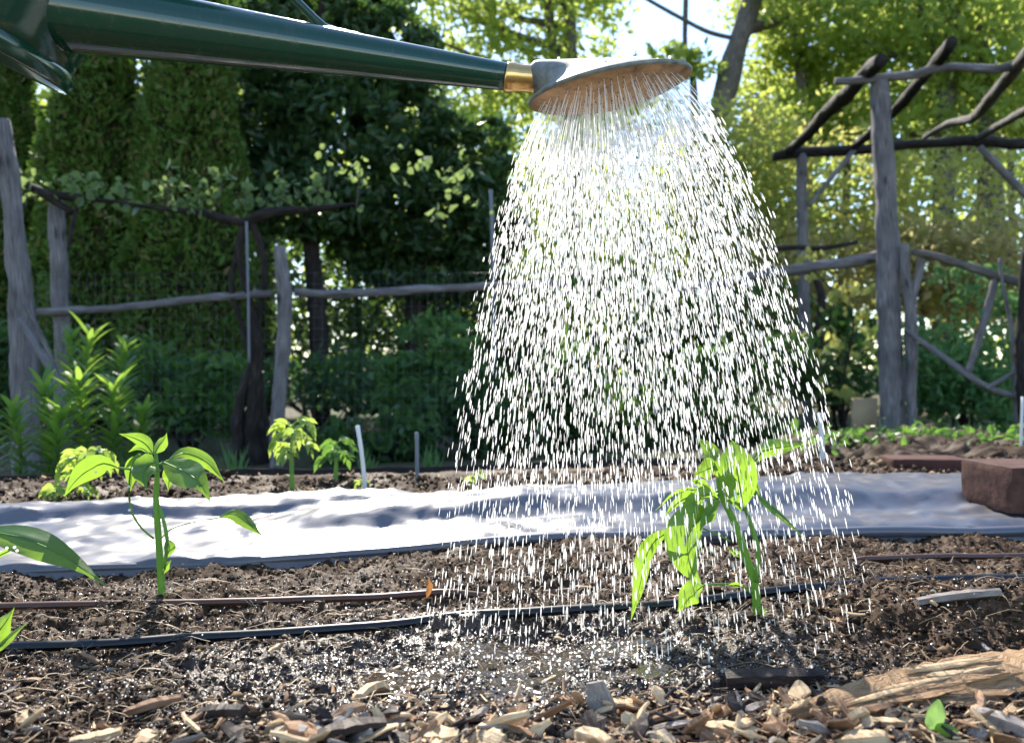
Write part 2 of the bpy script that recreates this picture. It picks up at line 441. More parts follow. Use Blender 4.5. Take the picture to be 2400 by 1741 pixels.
yy = [.28]
while yy[-1] < 2.05: yy.append(yy[-1] + .00165 * (yy[-1] / .5) ** 1.35)
yy = np.array(yy)
u = np.linspace(-1, 1, 660)
half = .70 * yy + .07
outer = np.linspace(0, 1, 22)[1:] ** 1.4
XX = np.concatenate([-half[:, None] - outer[::-1][None] * (3.0 - half[:, None]), half[:, None] * u[None], half[:, None] + outer[None] * (3.0 - half[:, None])], 1)
YY = np.broadcast_to(yy[:, None], XX.shape) + .12 * np.clip(XX, -1.5, 1.5) * np.clip((yy[:, None] - 1.0), 0, 1.05)
ZZ = soil_h(XX, YY)
edge = np.clip((YY - (bed_back(XX) - .02)) / .03, 0, 1)
ZZ = ZZ * (1 - edge * .7) - edge * .10 * (YY > bed_back(XX) + .03)
ZZ[0] -= .25; ZZ[-1] -= .25; ZZ[:, 0] -= .25; ZZ[:, -1] -= .25
nc = XX.shape[1]
i, j = np.meshgrid(np.arange(len(yy) - 1), np.arange(nc - 1), indexing='ij')
a = i * nc + j
quad = np.stack([a, a + 1, a + nc + 1, a + nc], -1).reshape(-1, 4)
tag(build('soil_bed', [(np.stack([XX, YY, ZZ], -1).reshape(-1, 3), quad)], M_soil), 'wet brown garden soil of the planting bed', None, kind='structure')

# far bed on the right, beyond the plastic
xs = np.linspace(.60, 4.0, 330); ys = np.linspace(0, 1, 120)
X, T = np.meshgrid(xs, ys)
Y = 1.92 + .12 * (X - .5) + T * 1.3
Z = GZ + (.185 * np.clip(np.minimum(T / .10, (1 - T) / .18), 0, 1) ** .6) * np.clip((X - .60) / .5, 0, 1) + .04 * vn(X * 9, Y * 9, seed=31) + .03 * vn(X * 24, Y * 24, seed=32) + .02 * vn(X * 60, Y * 60, seed=33)
i, j = np.meshgrid(np.arange(119), np.arange(329), indexing='ij'); a = i * 330 + j
tag(build('far_soil_bed', [(np.stack([X, Y, Z], -1).reshape(-1, 3), np.stack([a, a + 1, a + 331, a + 330], -1).reshape(-1, 4))], M_soil2), 'dark mounded soil bed beyond the plastic', None, kind='structure')

# ------------------------------------------------------------------ leaf clouds, trees, shrubs
def leaves(C, size, up=0.3, seed=0, aspect=.5, droop=0.0, jitter=.35, outward=None, hexa=False):
    """one diamond leaf per centre -> V, F"""
    g = np.random.default_rng(seed)
    n = len(C)
    s = size * (1 + jitter * g.standard_normal(n)).clip(.4, 2)
    d = g.standard_normal((n, 3))
    if outward is not None: d = d * .8 + outward
    d[:, 2] -= droop
    d /= np.linalg.norm(d, axis=1)[:, None]
    r = g.standard_normal((n, 3)); r[:, 2] += up * 2
    side = np.cross(d, r); side /= np.linalg.norm(side, axis=1)[:, None] + 1e-9
    nor = np.cross(side, d)
    A = C - d * s[:, None] * .5
    B = C + d * s[:, None] * .5
    L = C + side * s[:, None] * aspect * .5 + nor * s[:, None] * .1
    Rr = C - side * s[:, None] * aspect * .5 + nor * s[:, None] * .1
    if hexa:
        k = s[:, None] * aspect * .5
        fo = nor * s[:, None] * .14
        V = np.stack([A, C - d * s[:, None] * .22 - side * k * .85 + fo * .8, C + d * s[:, None] * .12 - side * k + fo, B, C + d * s[:, None] * .12 + side * k + fo, C - d * s[:, None] * .22 + side * k * .85 + fo * .8], 1).reshape(-1, 3)
        o = 6 * np.arange(n)[:, None]
        return V, np.concatenate([np.array([[0, 1, 2, 3]]) + o, np.array([[0, 3, 4, 5]]) + o])
    V = np.stack([A, Rr, B, L], 1).reshape(-1, 3)
    return V, np.arange(4 * n).reshape(-1, 4)

def blob_points(blobs, n, seed, clump=22, spread=.16, shell=.5):
    """clumped points through ellipsoids: blobs = [(centre, radii)]"""
    g = np.random.default_rng(seed)
    vol = np.array([np.prod(b[1]) for b in blobs]) ** .75; vol /= vol.sum()
    nc_ = max(1, n // clump)
    w = g.choice(len(blobs), nc_, p=vol)
    c = np.array([b[0] for b in blobs], float)[w]; r = np.array([b[1] for b in blobs], float)[w]
    d = g.standard_normal((nc_, 3)); d /= np.linalg.norm(d, axis=1)[:, None]
    rad = g.random(nc_) ** (1 / 3.0) * (1 - shell) + shell * (1 - .25 * g.random(nc_))
    cc = c + d * r * rad[:, None]
    k = np.repeat(np.arange(nc_), clump)
    P = cc[k] + g.standard_normal((len(k), 3)) * spread * np.minimum(r[k], 1.4) * np.array([1, 1, .7])
    return P, cc

def tree(name, label, base, trunk_pts, trunk_r, blobs, nleaf, lsize, mat, bark, seed, group=None, clump=22, spread=.16, limbs=6, cat='tree', shell=.5, aspect=.5, droop=.2, extra=()):
    t = thing(name, base, label, cat, group)
    P, cc = blob_points(blobs, nleaf, seed, clump, spread, shell)
    V, F = leaves(P, lsize, seed=seed + 1, aspect=aspect, droop=droop)
    build('crown', [(V, F)], mat, t, smooth=False)
    parts = [tube(trunk_pts, trunk_r, seg=10, n=30, rough=.25, freq=3, seed=seed)]
    tp = smooth_path(trunk_pts, 20)
    g = random.Random(seed)
    r0 = trunk_r[-1] if np.ndim(trunk_r) else trunk_r
    for k in range(limbs):
        e = cc[g.randrange(len(cc))]
        i = min(range(20), key=lambda q: abs(tp[q][2] - (e[2] - .35 * abs(np.linalg.norm(e[:2] - tp[q][:2])))))
        s = tp[i]; m = (s + e) / 2 + np.array([g.uniform(-.15, .15), g.uniform(-.15, .15), -.08])
        parts.append(tube([s, m, e], [r0 * .8, r0 * .5, r0 * .15], seg=6, n=10, rough=.2, freq=3, seed=seed + k))
    for e in extra: parts.append(e)
    build('trunk', parts, bark, t)
    return t

# --- the dark arborvitae row on the left
def arborvitae(label, px, Y, wpx, top, seed, low=.06):
    x = (px - CX) / FOC * Y; r = wpx / FOC * Y / 2
    base = (x, Y, GZ); H = top - GZ
    t = thing('arborvitae', base, label, 'conifer', 'evergreens behind the left fence')
    g = np.random.default_rng(seed)
    n = 26000
    h = low + (1 - low) * g.random(n) ** 1.15
    prof = np.interp(h, [0, .1, .3, .55, .8, 1], [.85, 1.05, 1.1, .80, .46, .05])
    ang = g.random(n) * 2 * np.pi
    lump = 1 + .5 * vn(np.cos(ang) * 2 + 5, np.sin(ang) * 2 + h * 9, h * 11, seed) + .25 * vn(np.cos(ang) * 5 + 5, np.sin(ang) * 5 + h * 22, h * 25, seed + 3)
    rr = r * prof * lump * (1 - .22 * g.random(n) ** 2)
    C = np.stack([x + rr * np.cos(ang), Y + rr * np.sin(ang), GZ + h * H], 1)
    outw = np.stack([np.cos(ang) * .7, np.sin(ang) * .7, np.full(n, .7)], 1)
    V, F = leaves(C, .055, up=.2, seed=seed, aspect=.42, outward=outw * 1.2)
    build('crown', [(V, F)], M_arbor, t, smooth=False)
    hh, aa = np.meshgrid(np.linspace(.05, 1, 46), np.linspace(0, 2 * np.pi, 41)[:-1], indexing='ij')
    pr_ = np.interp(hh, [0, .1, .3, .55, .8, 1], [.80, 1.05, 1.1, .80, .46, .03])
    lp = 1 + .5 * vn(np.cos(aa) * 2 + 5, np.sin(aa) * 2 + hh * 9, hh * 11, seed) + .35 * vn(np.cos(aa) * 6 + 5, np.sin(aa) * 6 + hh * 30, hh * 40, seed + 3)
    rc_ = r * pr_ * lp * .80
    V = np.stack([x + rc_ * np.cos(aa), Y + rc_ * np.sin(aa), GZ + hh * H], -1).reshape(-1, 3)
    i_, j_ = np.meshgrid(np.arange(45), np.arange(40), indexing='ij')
    build('foliage_shade_core', [(V, np.stack([i_ * 40 + j_, i_ * 40 + (j_ + 1) % 40, (i_ + 1) * 40 + (j_ + 1) % 40, (i_ + 1) * 40 + j_], -1).reshape(-1, 4))], M_inner, t, smooth=False)  # solid dark core for inner foliage, added to block light from behind
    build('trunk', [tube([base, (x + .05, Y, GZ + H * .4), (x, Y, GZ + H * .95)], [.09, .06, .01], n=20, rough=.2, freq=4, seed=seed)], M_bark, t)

arborvitae('narrow dark arborvitae cut off by the left picture edge behind the big leaning post', 10, 6.3, 250, 3.4, 41)
arborvitae('tall dark arborvitae standing behind the short pale fence post', 222, 5.7, 250, 3.9, 42)
arborvitae('broad dark arborvitae between the pale fence post and the grape vine', 448, 5.6, 270, 3.85, 43)
arborvitae('low far arborvitae showing in the gap above the grape vine arm', 338, 7.6, 230, 1.7, 44)

# --- dark broad evergreens in the middle
def pb(px, py, Y, rx, ry, rz=None):
    c = W(px, py, Y)
    return (tuple(c), (rx / FOC * Y, rz or rx / FOC * Y * .8, ry / FOC * Y))

def gtree(name, label, px, Y, tops, r, blobs, n, ls, mat, bark, seed, **k):
    b = np.array([(px - CX) / FOC * Y, Y, GZ + np.clip(Y - 9, 0, 60) * .012])
    pts = [b] + [W(a_, b_, Y + (c_ if len(q) > 2 else 0)) for q in tops for a_, b_, c_ in [(*q, 0)[:3]]]
    return tree(name, label, b, pts, r, blobs, n, ls, mat, bark, seed, **k)

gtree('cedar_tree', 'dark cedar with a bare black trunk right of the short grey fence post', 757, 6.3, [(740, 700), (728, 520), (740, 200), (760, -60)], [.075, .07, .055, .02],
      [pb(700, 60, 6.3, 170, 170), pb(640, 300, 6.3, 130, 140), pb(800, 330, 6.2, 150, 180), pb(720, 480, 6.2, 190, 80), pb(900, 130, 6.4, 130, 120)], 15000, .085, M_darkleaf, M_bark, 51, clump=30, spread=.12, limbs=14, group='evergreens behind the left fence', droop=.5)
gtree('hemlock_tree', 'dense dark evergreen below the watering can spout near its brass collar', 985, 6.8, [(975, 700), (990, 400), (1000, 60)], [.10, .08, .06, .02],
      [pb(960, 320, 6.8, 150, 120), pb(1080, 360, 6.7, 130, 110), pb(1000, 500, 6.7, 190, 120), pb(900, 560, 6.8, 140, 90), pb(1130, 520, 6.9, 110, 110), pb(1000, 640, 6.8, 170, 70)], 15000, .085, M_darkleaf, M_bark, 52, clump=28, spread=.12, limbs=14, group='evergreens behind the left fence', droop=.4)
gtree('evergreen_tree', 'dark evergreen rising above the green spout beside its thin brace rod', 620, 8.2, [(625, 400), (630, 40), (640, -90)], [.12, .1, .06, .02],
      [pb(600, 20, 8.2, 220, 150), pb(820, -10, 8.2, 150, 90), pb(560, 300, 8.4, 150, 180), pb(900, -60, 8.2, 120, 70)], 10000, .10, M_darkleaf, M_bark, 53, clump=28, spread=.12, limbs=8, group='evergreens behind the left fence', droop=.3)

# --- sunlit woods to the right and behind
gtree('maple_tree', 'sunlit green maple whose two thin trunks rise right behind the rose', 1345, 12, [(1342, 300), (1338, 110), (1330, -40), (1325, -160)], [.12, .11, .10, .08],
      [pb(1060, 60, 12, 170, 90), pb(1230, 40, 11.6, 130, 120), pb(1390, 50, 12.4, 90, 100), pb(1150, 190, 12, 190, 80), pb(1440, 250, 12.2, 110, 50), pb(1280, -60, 12, 250, 80), pb(1260, 280, 12, 200, 110)],
      10000, .12, M_sunleaf, M_bark2, 61, clump=16, spread=.2, limbs=8, group='sunlit trees of the wood behind',
      extra=[tube([W(1345, 600, 12), W(1325, 240, 12), W(1298, 120, 12), W(1280, -60, 12)], [.10, .08, .075, .06], n=20, rough=.2, freq=3, seed=3)])
gtree('leaning_tree', 'grey tree trunk leaning to the right past the open patch of sky', 1660, 9.5, [(1668, 500), (1690, 270), (1722, 130), (1768, -20), (1800, -160)], [.17, .16, .14, .125, .11],
      [pb(1650, 150, 9.3, 70, 30), pb(1850, 10, 9.5, 110, 80), pb(1770, 330, 9.6, 120, 80), pb(1580, 150, 9.4, 110, 24), pb(1720, 470, 9.5, 150, 110)],
      3400, .11, M_sunleaf, M_bark2, 62, clump=14, spread=.22, limbs=7, group='sunlit trees of the wood behind',
      extra=[tube([W(1725, 92, 9.5), W(1660, 75, 9.4), W(1590, 40, 9.4), W(1500, -10, 9.3)], [.03, .028, .025, .02], n=16, rough=.2, freq=3, seed=4),
             tube([W(1625, 600, 9.6), W(1628, 300, 9.6), W(1622, 170, 9.6), W(1606, 110, 9.6), W(1608, -20, 9.6)], [.06, .055, .05, .035, .03], n=20, rough=.2, freq=3, seed=5)])
gtree('ash_tree', 'slim bent tree trunk between the leaning tree and the pergola', 1885, 10.5, [(1888, 400), (1880, 180), (1870, 70), (1855, -30), (1850, -150)], [.11, .10, .095, .09, .07],
      [pb(1930, 60, 10.5, 130, 120), pb(1850, 150, 10.8, 110, 100), pb(1980, 220, 10.6, 120, 110), pb(1820, -40, 10.5, 170, 70), pb(1880, 290, 10.4, 150, 70)],
      7000, .11, M_sunleaf, M_bark2, 63, clump=16, spread=.2, limbs=7, group='sunlit trees of the wood behind')
gtree('oak_tree', 'forked grey tree behind the rafters of the pergola', 2215, 9.5, [(2212, 500), (2218, 250), (2225, 120), (2240, -60)], [.16, .14, .12, .11, .08],
      [pb(2160, 70, 9.5, 190, 130), pb(2330, 60, 9.4, 170, 150), pb(2060, 20, 9.6, 140, 110), pb(2330, 240, 9.8, 180, 110), pb(2200, 300, 9.8, 190, 110), pb(2480, 120, 9.6, 150, 220)],
      11000, .11, M_sunleaf, M_bark2, 64, clump=16, spread=.2, limbs=9, group='sunlit trees of the wood behind',
      extra=[tube([W(2215, 170, 9.5), W(2175, 60, 9.4), W(2130, -60, 9.4)], [.09, .07, .05], n=12, rough=.2, freq=3, seed=6),
             tube([W(2340, 640, 9.4), W(2330, 430, 9.4), W(2310, 300, 9.4), W(2300, 60, 9.4)], [.11, .1, .09, .07], n=16, rough=.2, freq=3, seed=7)])
for k, (px, py, Y_, rx, ry, m, lab) in enumerate([
        (1470, 730, 8.0, 250, 130, M_weed2, 'mid green bush behind the middle of the shower'),
        (1700, 760, 7.6, 190, 120, M_weed2, 'mid green bush behind the right edge of the shower'),
        (330, 600, 8.4, 260, 230, M_darkleaf, 'added dark bush standing in for shade behind the arborvitae trunks'),  # dark bushes put in to fill bright gaps under the trees with shade
        (830, 650, 7.6, 230, 190, M_darkleaf, 'added dark bush filling light gaps with shade behind the cedar trunk'),
        (1110, 760, 7.8, 170, 130, M_darkleaf, 'dark bush thickened to close light gaps behind the bluish metal pole'),
        (60, 680, 7.8, 200, 150, M_darkleaf, 'dark bush thickened to close light gaps behind the big leaning post'),
        (1720, 420, 8.6, 150, 170, M_yelleaf, 'yellow green backlit bush between the shower and the far pergola post'),
        (1960, 470, 8.4, 190, 170, M_yelleaf, 'yellow green bush between the two tall pergola posts'),
        (2230, 500, 8.2, 200, 170, M_yelleaf, 'yellow green bush behind the brace of the pergola'),
        (2360, 600, 7.4, 190, 120, M_tanleaf, 'dry tan brushy shrub at the right picture edge above the sloping rail'),
        (2150, 610, 7.8, 170, 90, M_tanleaf, 'dry tan brushy shrub right behind the thick pergola post'),
        (1860, 640, 7.8, 180, 120, M_tanleaf, 'dry tan brushy shrub behind the lichen covered rail'),
        (1500, 440, 9.0, 220, 220, M_sunleaf, 'sunlit leafy bush directly behind the falling water'),
        (1250, 560, 9.2, 170, 200, M_sunleaf, 'green bush behind the left edge of the falling water')]):
    c = W(px, py, Y_); rx_, rz_ = rx / FOC * Y_, ry / FOC * Y_
    b = (c[0], Y_, GZ)
    tree('tall_bush', lab, b, [b, (c[0] + .05, Y_, (c[2] + GZ) / 2), tuple(c)], [.05, .035, .015],
         [(tuple(c), (rx_, .7, rz_)), ((c[0], Y_, c[2] - rz_ * .9), (rx_ * .9, .7, rz_ * .6))], 7500 if m is M_darkleaf else 2600 if m is M_tanleaf else 4600, .075, m, M_bark2, 70 + k, group='bushes at the edge of the wood', clump=14, spread=.25, limbs=10, cat='bush', shell=.35)

for k, (px, Y_, top, lean, r_, lab) in enumerate([
        (1975, 11.5, -80, 25, .07, 'slim bare trunk far behind the left rafter of the pergola'),
        (2130, 12.5, -90, -20, .06, 'thin pale trunk seen between the two middle rafters'),
        (2290, 11.0, -80, 30, .07, 'slim trunk behind the right part of the pergola'),
        (1790, 12.0, -90, 12, .055, 'thin trunk just right of the leaning tree'),
        (2375, 12.0, -90, -15, .06, 'thin trunk near the right picture edge above the dry brush')]):
    gtree('slim_tree', lab, px, Y_, [(px + lean * .4, 400), (px + lean * .7, 150), (px + lean, top)], [r_, r_ * .9, r_ * .8, r_ * .6],
          [pb(px + lean, 20, Y_, 90, 60), pb(px, 220, Y_, 80, 50)], 1100, .11, M_sunleaf, M_bark2, 160 + k, group='sunlit trees of the wood behind', clump=12, spread=.25, limbs=4)
# far wood: one mass, lower where the sky shows through
g = np.random.default_rng(5)
nn = 32000
ang = g.uniform(-.80, .80, nn); D = g.uniform(19, 30, nn)
elev = np.interp(np.degrees(ang), [-46, -20, -8, -4, 2, 6, 9, 14, 18, 24, 46], [.44, .44, .40, .32, .31, .31, .28, .27, .33, .44, .48])
zt = g.random(nn) ** .75 * elev * (1 + .35 * vn(np.degrees(ang) * .35, D * 0 + 3, seed=9)) * D
V, F = leaves(np.stack([np.sin(ang) * D, np.cos(ang) * D, zt + .0], 1), .30, seed=6, aspect=.6)
tag(build('distant_woods', [(V, F)], M_sunleaf, smooth=False), 'sunlit leafy wood far behind the garden fence', 'woods', kind='stuff')

# --- low shrubs behind and along the fence
def low_shrub(name, lab, px, py, Y, rx, ry, n, ls, m, seed, group='low greenery along the fence', clump=18):
    c = W(px, py, Y); rx_, rz_ = rx / FOC * Y, ry / FOC * Y
    b = np.array([c[0], Y, GZ])
    t = thing(name, b, lab, 'shrub', group)
    gs = random.Random(seed + 900)
    bl = [((c[0], Y, c[2] - rz_ * .4), (rx_ * .8, rx_ * .6, rz_ * .7))]
    for _ in range(9):
        f_ = gs.uniform(.2, .5)
        bl.append(((c[0] + gs.uniform(-1, 1) * rx_, Y + gs.uniform(-.6, .6) * rx_, c[2] + gs.uniform(-.9, .9) * rz_), (rx_ * f_, rx_ * f_, rz_ * f_ * gs.uniform(.8, 1.6))))
    P, cc = blob_points(bl, int(n * .5), seed, clump, .36, .3)
    P[:, 2] = np.maximum(P[:, 2], GZ + .01)
    V, F = leaves(P, ls, seed=seed, aspect=.48, droop=.1, hexa=True)
    build('foliage', [(V, F)], m, t, smooth=False)
    gg = random.Random(seed)
    build('stems', [tube([b + np.array([gg.uniform(-.06, .06), gg.uniform(-.05, .05), -.02]), (b + cc[q]) / 2 + np.array([0, 0, .03]), cc[q]], [.008, .006, .002], n=8, seg=5, seed=q) for q in range(0, len(cc), max(1, len(cc) // 14))], M_bark, t)
    return t

low_shrub('leafy_shrub', 'dark green shrub between the lilies and the grape vine trunk', 440, 915, 4.1, 120, 80, 3200, .05, M_weed2, 81)
low_shrub('leafy_shrub', 'bushy green shrub left of the falling water beneath the long rail', 985, 860, 4.3, 140, 90, 4000, .055, M_weed2, 82)
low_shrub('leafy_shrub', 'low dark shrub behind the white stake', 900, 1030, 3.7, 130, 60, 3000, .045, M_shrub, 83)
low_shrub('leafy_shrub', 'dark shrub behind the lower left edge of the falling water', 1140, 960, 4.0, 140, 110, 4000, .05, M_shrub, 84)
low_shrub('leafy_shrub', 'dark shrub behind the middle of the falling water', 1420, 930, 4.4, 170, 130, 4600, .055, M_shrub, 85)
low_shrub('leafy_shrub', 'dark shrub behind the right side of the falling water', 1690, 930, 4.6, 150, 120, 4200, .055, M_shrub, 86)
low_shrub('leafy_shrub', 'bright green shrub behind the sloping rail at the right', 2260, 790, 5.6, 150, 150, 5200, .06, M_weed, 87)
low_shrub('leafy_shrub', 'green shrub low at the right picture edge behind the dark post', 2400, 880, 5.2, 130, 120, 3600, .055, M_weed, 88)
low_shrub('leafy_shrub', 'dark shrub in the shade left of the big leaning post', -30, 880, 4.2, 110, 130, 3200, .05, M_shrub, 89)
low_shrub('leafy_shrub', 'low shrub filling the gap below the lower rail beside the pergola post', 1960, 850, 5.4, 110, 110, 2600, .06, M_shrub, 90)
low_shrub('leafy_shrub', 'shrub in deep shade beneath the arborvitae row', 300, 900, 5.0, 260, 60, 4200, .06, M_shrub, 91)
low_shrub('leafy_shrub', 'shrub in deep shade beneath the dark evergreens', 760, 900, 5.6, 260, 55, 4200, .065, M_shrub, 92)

# ------------------------------------------------------------------ rustic fence on the left
def pole(name, lab, cat, pts, rpx, Y, seg=12, mat=None, rough=.36, freq=11, seed=0, group=None, n=None, parent=None):
    Ys = [Y] * len(pts) if np.isscalar(Y) else Y
    P = [W(p[0], p[1], y_) for p, y_ in zip(pts, Ys)]
    rr = [r_ / FOC * np.mean(Ys) for r_ in (rpx if np.ndim(rpx) else [rpx, rpx])]
    o = build(name, [tube(P, rr, n=n or max(24, 9 * len(pts)), seg=seg, rough=rough, freq=freq, seed=seed)], mat or M_post, parent)
    if cat: tag(o, lab, cat, group)
    return o

FG = 'rough posts and rails of the left fence'
pole('fence_post', 'thick weathered post leaning in at the left picture edge', 'post', [(5, 283), (24, 430), (36, 560), (52, 714), (60, 951), (64, 1120)], [19, 22, 24, 27, 29, 30], 3.0, seed=1, group=FG)
pole('fence_post', 'short pale grey post with a dark branch resting on its top', 'post', [(130, 468), (135, 560), (142, 714), (147, 880), (150, 1075)], [17, 19, 18, 19, 20], 3.6, seed=2, group=FG)
pole('fence_post', 'slightly crooked grey post between the grape vine and the cedar', 'post', [(654, 578), (662, 640), (669, 690), (665, 805), (653, 951), (649, 1112)], [13, 17, 16, 16, 17, 19], 3.4, seed=3, group=FG)
pole('fence_rail', 'long pale rail running left of the crooked fence post', 'rail', [(78, 732), (200, 727), (328, 716), (450, 702), (547, 694), (640, 688)], [9, 10, 9.5, 9, 8.5, 8], [3.55, 3.52, 3.5, 3.5, 3.5, 3.48], seed=4, group=FG)
pole('fence_rail', 'grey rail running right of the crooked fence post behind the shower', 'rail', [(690, 685), (800, 689), (900, 684), (1050, 676), (1200, 668), (1330, 664)], [9, 9.5, 10, 9, 9.5, 9], [3.48, 3.5, 3.55, 3.6, 3.65, 3.7], seed=5, group=FG)
pole('leaning_stick', 'thicker of two sticks leaning against the left post', 'stick', [(47, 747), (110, 850), (170, 948), (185, 985)], [8, 9, 8, 7], [2.85, 2.8, 2.75, 2.7], seed=6, group=FG)
pole('leaning_stick', 'thinner of two sticks leaning against the left post', 'stick', [(55, 710), (95, 785), (140, 880)], [5, 5.5, 5], [2.92, 2.92, 2.92], seed=7, group=FG)
pole('metal_pole', 'thin grey metal pole standing beside the grape vine', 'pole', [(578, 520), (582, 700), (584, 850)], 3, 3.45, mat=M_steel, rough=.02, seed=8)
pole('metal_pole', 'thin bluish metal pole at the left edge of the shower', 'pole', [(1150, 445), (1155, 600), (1162, 1060)], 4.5, 3.9, mat=M_steel, rough=.02, seed=9)

# wire netting of the fence
parts = []
for zpx in np.arange(640, 1080, 26):
    parts.append(tube([W(85, zpx + 6, 3.56), W(400, zpx, 3.56), W(1150, zpx, 3.62)], .00045, n=10, seg=3, cap=False))
for x_ in np.arange(90, 1150, 19):
    parts.append(tube([W(x_, 640, 3.565), W(x_ + 1, 1075, 3.565)], .0004, n=3, seg=3, cap=False, path=True))
tag(build('wire_netting', parts, M_steel), 'thin wire netting stretched along the left fence under the rails', 'netting')

# the grape vine on its trellis
vine = thing('grape_vine', W(602, 1110, 3.5), 'old grape vine with twisted trunk and long arms left of the crooked post', 'vine')
vy = 3.5
build('trunk', [tube([W(605, 1112, vy), W(590, 1020, vy), W(597, 930, vy), W(600, 834, vy), W(585, 700, vy), W(560, 600, vy), W(575, 520, vy)], [.045, .036, .03, .034, .018, .017, .02], n=50, seg=9, rough=.4, freq=14, seed=1),
                tube([W(555, 1110, vy - .05), W(560, 960, vy), W(590, 860, vy), W(605, 760, vy + .02), W(620, 640, vy), W(608, 570, vy), W(585, 515, vy)], [.03, .03, .028, .015, .012, .014, .016], n=50, seg=8, rough=.4, freq=14, seed=2),
                tube([W(625, 1112, vy + .04), W(612, 980, vy + .05), W(596, 850, vy + .04), W(545, 690, vy), W(552, 610, vy), W(580, 530, vy)], [.035, .03, .025, .014, .012, .014], n=50, seg=8, rough=.4, freq=14, seed=3)], M_bark, vine)
build('left_arm', [tube([W(580, 524, vy), W(520, 512, vy), W(474, 500, vy), W(357, 486, vy), W(255, 472, vy), W(165, 461, vy), W(110, 455, vy), W(62, 434, vy)], [.022, .02, .014, .010, .010, .011, .02, .016], n=60, seg=8, rough=.4, freq=12, seed=4),
                   tube([W(95, 452, vy), W(140, 478, vy), W(170, 498, vy)], [.02, .018, .012], n=14, seg=8, rough=.3, seed=5),
                   tube([W(182, 482, vy), W(170, 530, vy), W(160, 586, vy)], [.010, .011, .007], n=14, seg=7, rough=.3, seed=6)], M_bark, vine)
build('right_arm', [tube([W(580, 524, vy), W(610, 506, vy), W(675, 495, vy), W(740, 490, vy), W(835, 478, vy)], [.026, .024, .018, .012, .005], n=40, seg=8, rough=.4, freq=12, seed=7)], M_bark, vine)
g = np.random.default_rng(19)
cl = []
for bx, by in [(50, 440), (75, 430), (155, 425), (165, 440), (215, 430), (225, 455), (285, 440), (300, 470), (385, 440), (400, 420), (410, 460), (440, 470), (465, 450), (470, 480), (510, 440), (520, 430), (560, 460), (580, 440), (590, 480), (650, 440), (660, 450), (670, 425), (735, 420), (745, 450), (760, 400), (770, 470), (830, 400), (845, 430), (720, 470), (1050, 410), (1070, 440), (1090, 400), (1120, 470), (1000, 380), (1030, 480), (950, 420)]:
    m = 9 if by < 470 else 6
    cl.append(W(bx, by, vy) + g.standard_normal((m, 3)) * np.array([.03, .05, .035]))
    if bx < 700: cl.append(W(bx, by, vy)[None] + np.array([[.0, 0, -.01]]) + g.standard_normal((3, 3)) * .03)
V, F = leaves(np.concatenate(cl), 0.038, seed=20, aspect=.8, up=.1, hexa=True)
sh = [tube([W(bx, 485, vy), W(bx + 4, 455, vy + .02), W(bx + 10, by_, vy)], [.004, .003, .002], n=6, seg=4, seed=bx) for bx, by_ in [(60, 420), (160, 410), (220, 425), (290, 430), (390, 400), (440, 450), (470, 440), (512, 420), (570, 430), (655, 410), (740, 400), (765, 390), (835, 390)]]
build('foliage', [(V, F)], M_vineleaf, vine, smooth=False)
for q_ in sh: build('shoot', [q_], M_bark2, vine)

# ------------------------------------------------------------------ the pergola on the right
per = thing('pergola', W(2092, 1026, 4.6), 'rustic pergola of rough round timbers with four slanting rafters', 'pergola')
Yn, Yf = 4.6, 6.3
def pg(name, pts, rpx, Y, seed, mat=None, seg=12, rough=.3):
    return pole(name, None, None, pts, rpx, Y, seg=seg, mat=mat, rough=rough, freq=7, seed=seed, parent=per)
o = pg('post', [(2062, 188), (2068, 330), (2078, 500), (2083, 720), (2090, 900), (2094, 1034)], [21, 23, 25, 26, 28, 30], Yn, 11); o['label'] = 'thick grey front post'
pg('post', [(1879, 362), (1880, 500), (1882, 620), (1888, 800), (1894, 1000)], [12.5, 12, 12.5, 13, 14], Yf, 12)['label'] = 'thin far post'
pg('beam', [(1958, 192), (2010, 190), (2055, 184), (2135, 176), (2190, 164), (2240, 158), (2333, 163), (2410, 150), (2520, 160)], [8, 10, 10, 10, 9, 10, 10, 11, 10], Yn - .02, 13)['label'] = 'pale front beam'
pg('beam', [(1813, 368), (1873, 358), (1992, 353), (2091, 343), (2214, 334), (2300, 331), (2400, 338), (2500, 336)], [11, 12, 12, 11, 11, 12, 12, 11], Yf, 14, M_bark)['label'] = 'dark far beam'
pg('rafter', [(2066, 142), (2030, 172), (1990, 216), (1935, 268), (1890, 318), (1845, 357)], [13, 16, 17, 16, 14, 13], [4.35, 4.6, 4.95, 5.5, 5.9, 6.3], 15, M_bark)
pg('rafter', [(2230, 100), (2196, 146), (2158, 190), (2105, 252), (2050, 305), (1990, 353)], [12, 13, 13, 12, 12, 10], [4.3, 4.6, 4.95, 5.4, 5.9, 6.3], 16, M_bark)
pg('rafter', [(2420, 110), (2372, 172), (2325, 228), (2280, 276), (2225, 290), (2167, 322)], [11, 13, 13, 11, 10, 7], [4.3, 4.65, 5.0, 5.5, 5.9, 6.25], 17, M_bark2)
pg('rafter', [(2520, 190), (2420, 250), (2350, 290), (2294, 323)], [11, 10, 9, 9], [4.6, 5.2, 5.8, 6.25], 18, M_bark2)
pg('brace', [(2002, 352), (1950, 415), (1897, 482)], [6, 6.5, 5], Yf - .06, 19)
pg('brace', [(2296, 345), (2350, 400), (2410, 465), (2480, 560)], [8, 9, 9, 9], 5.6, 20)
PG = 'rough rails and posts of the right fence'
pole('fence_rail', 'lichen covered rail running left from the thick pergola post behind the shower', 'rail', [(1560, 690), (1690, 664), (1780, 645), (1900, 627), (2000, 613), (2062, 602)], [9, 10, 10, 11, 12, 13], [5.2, 5.1, 5.0, 4.85, 4.75, 4.68], seed=21, group=PG)
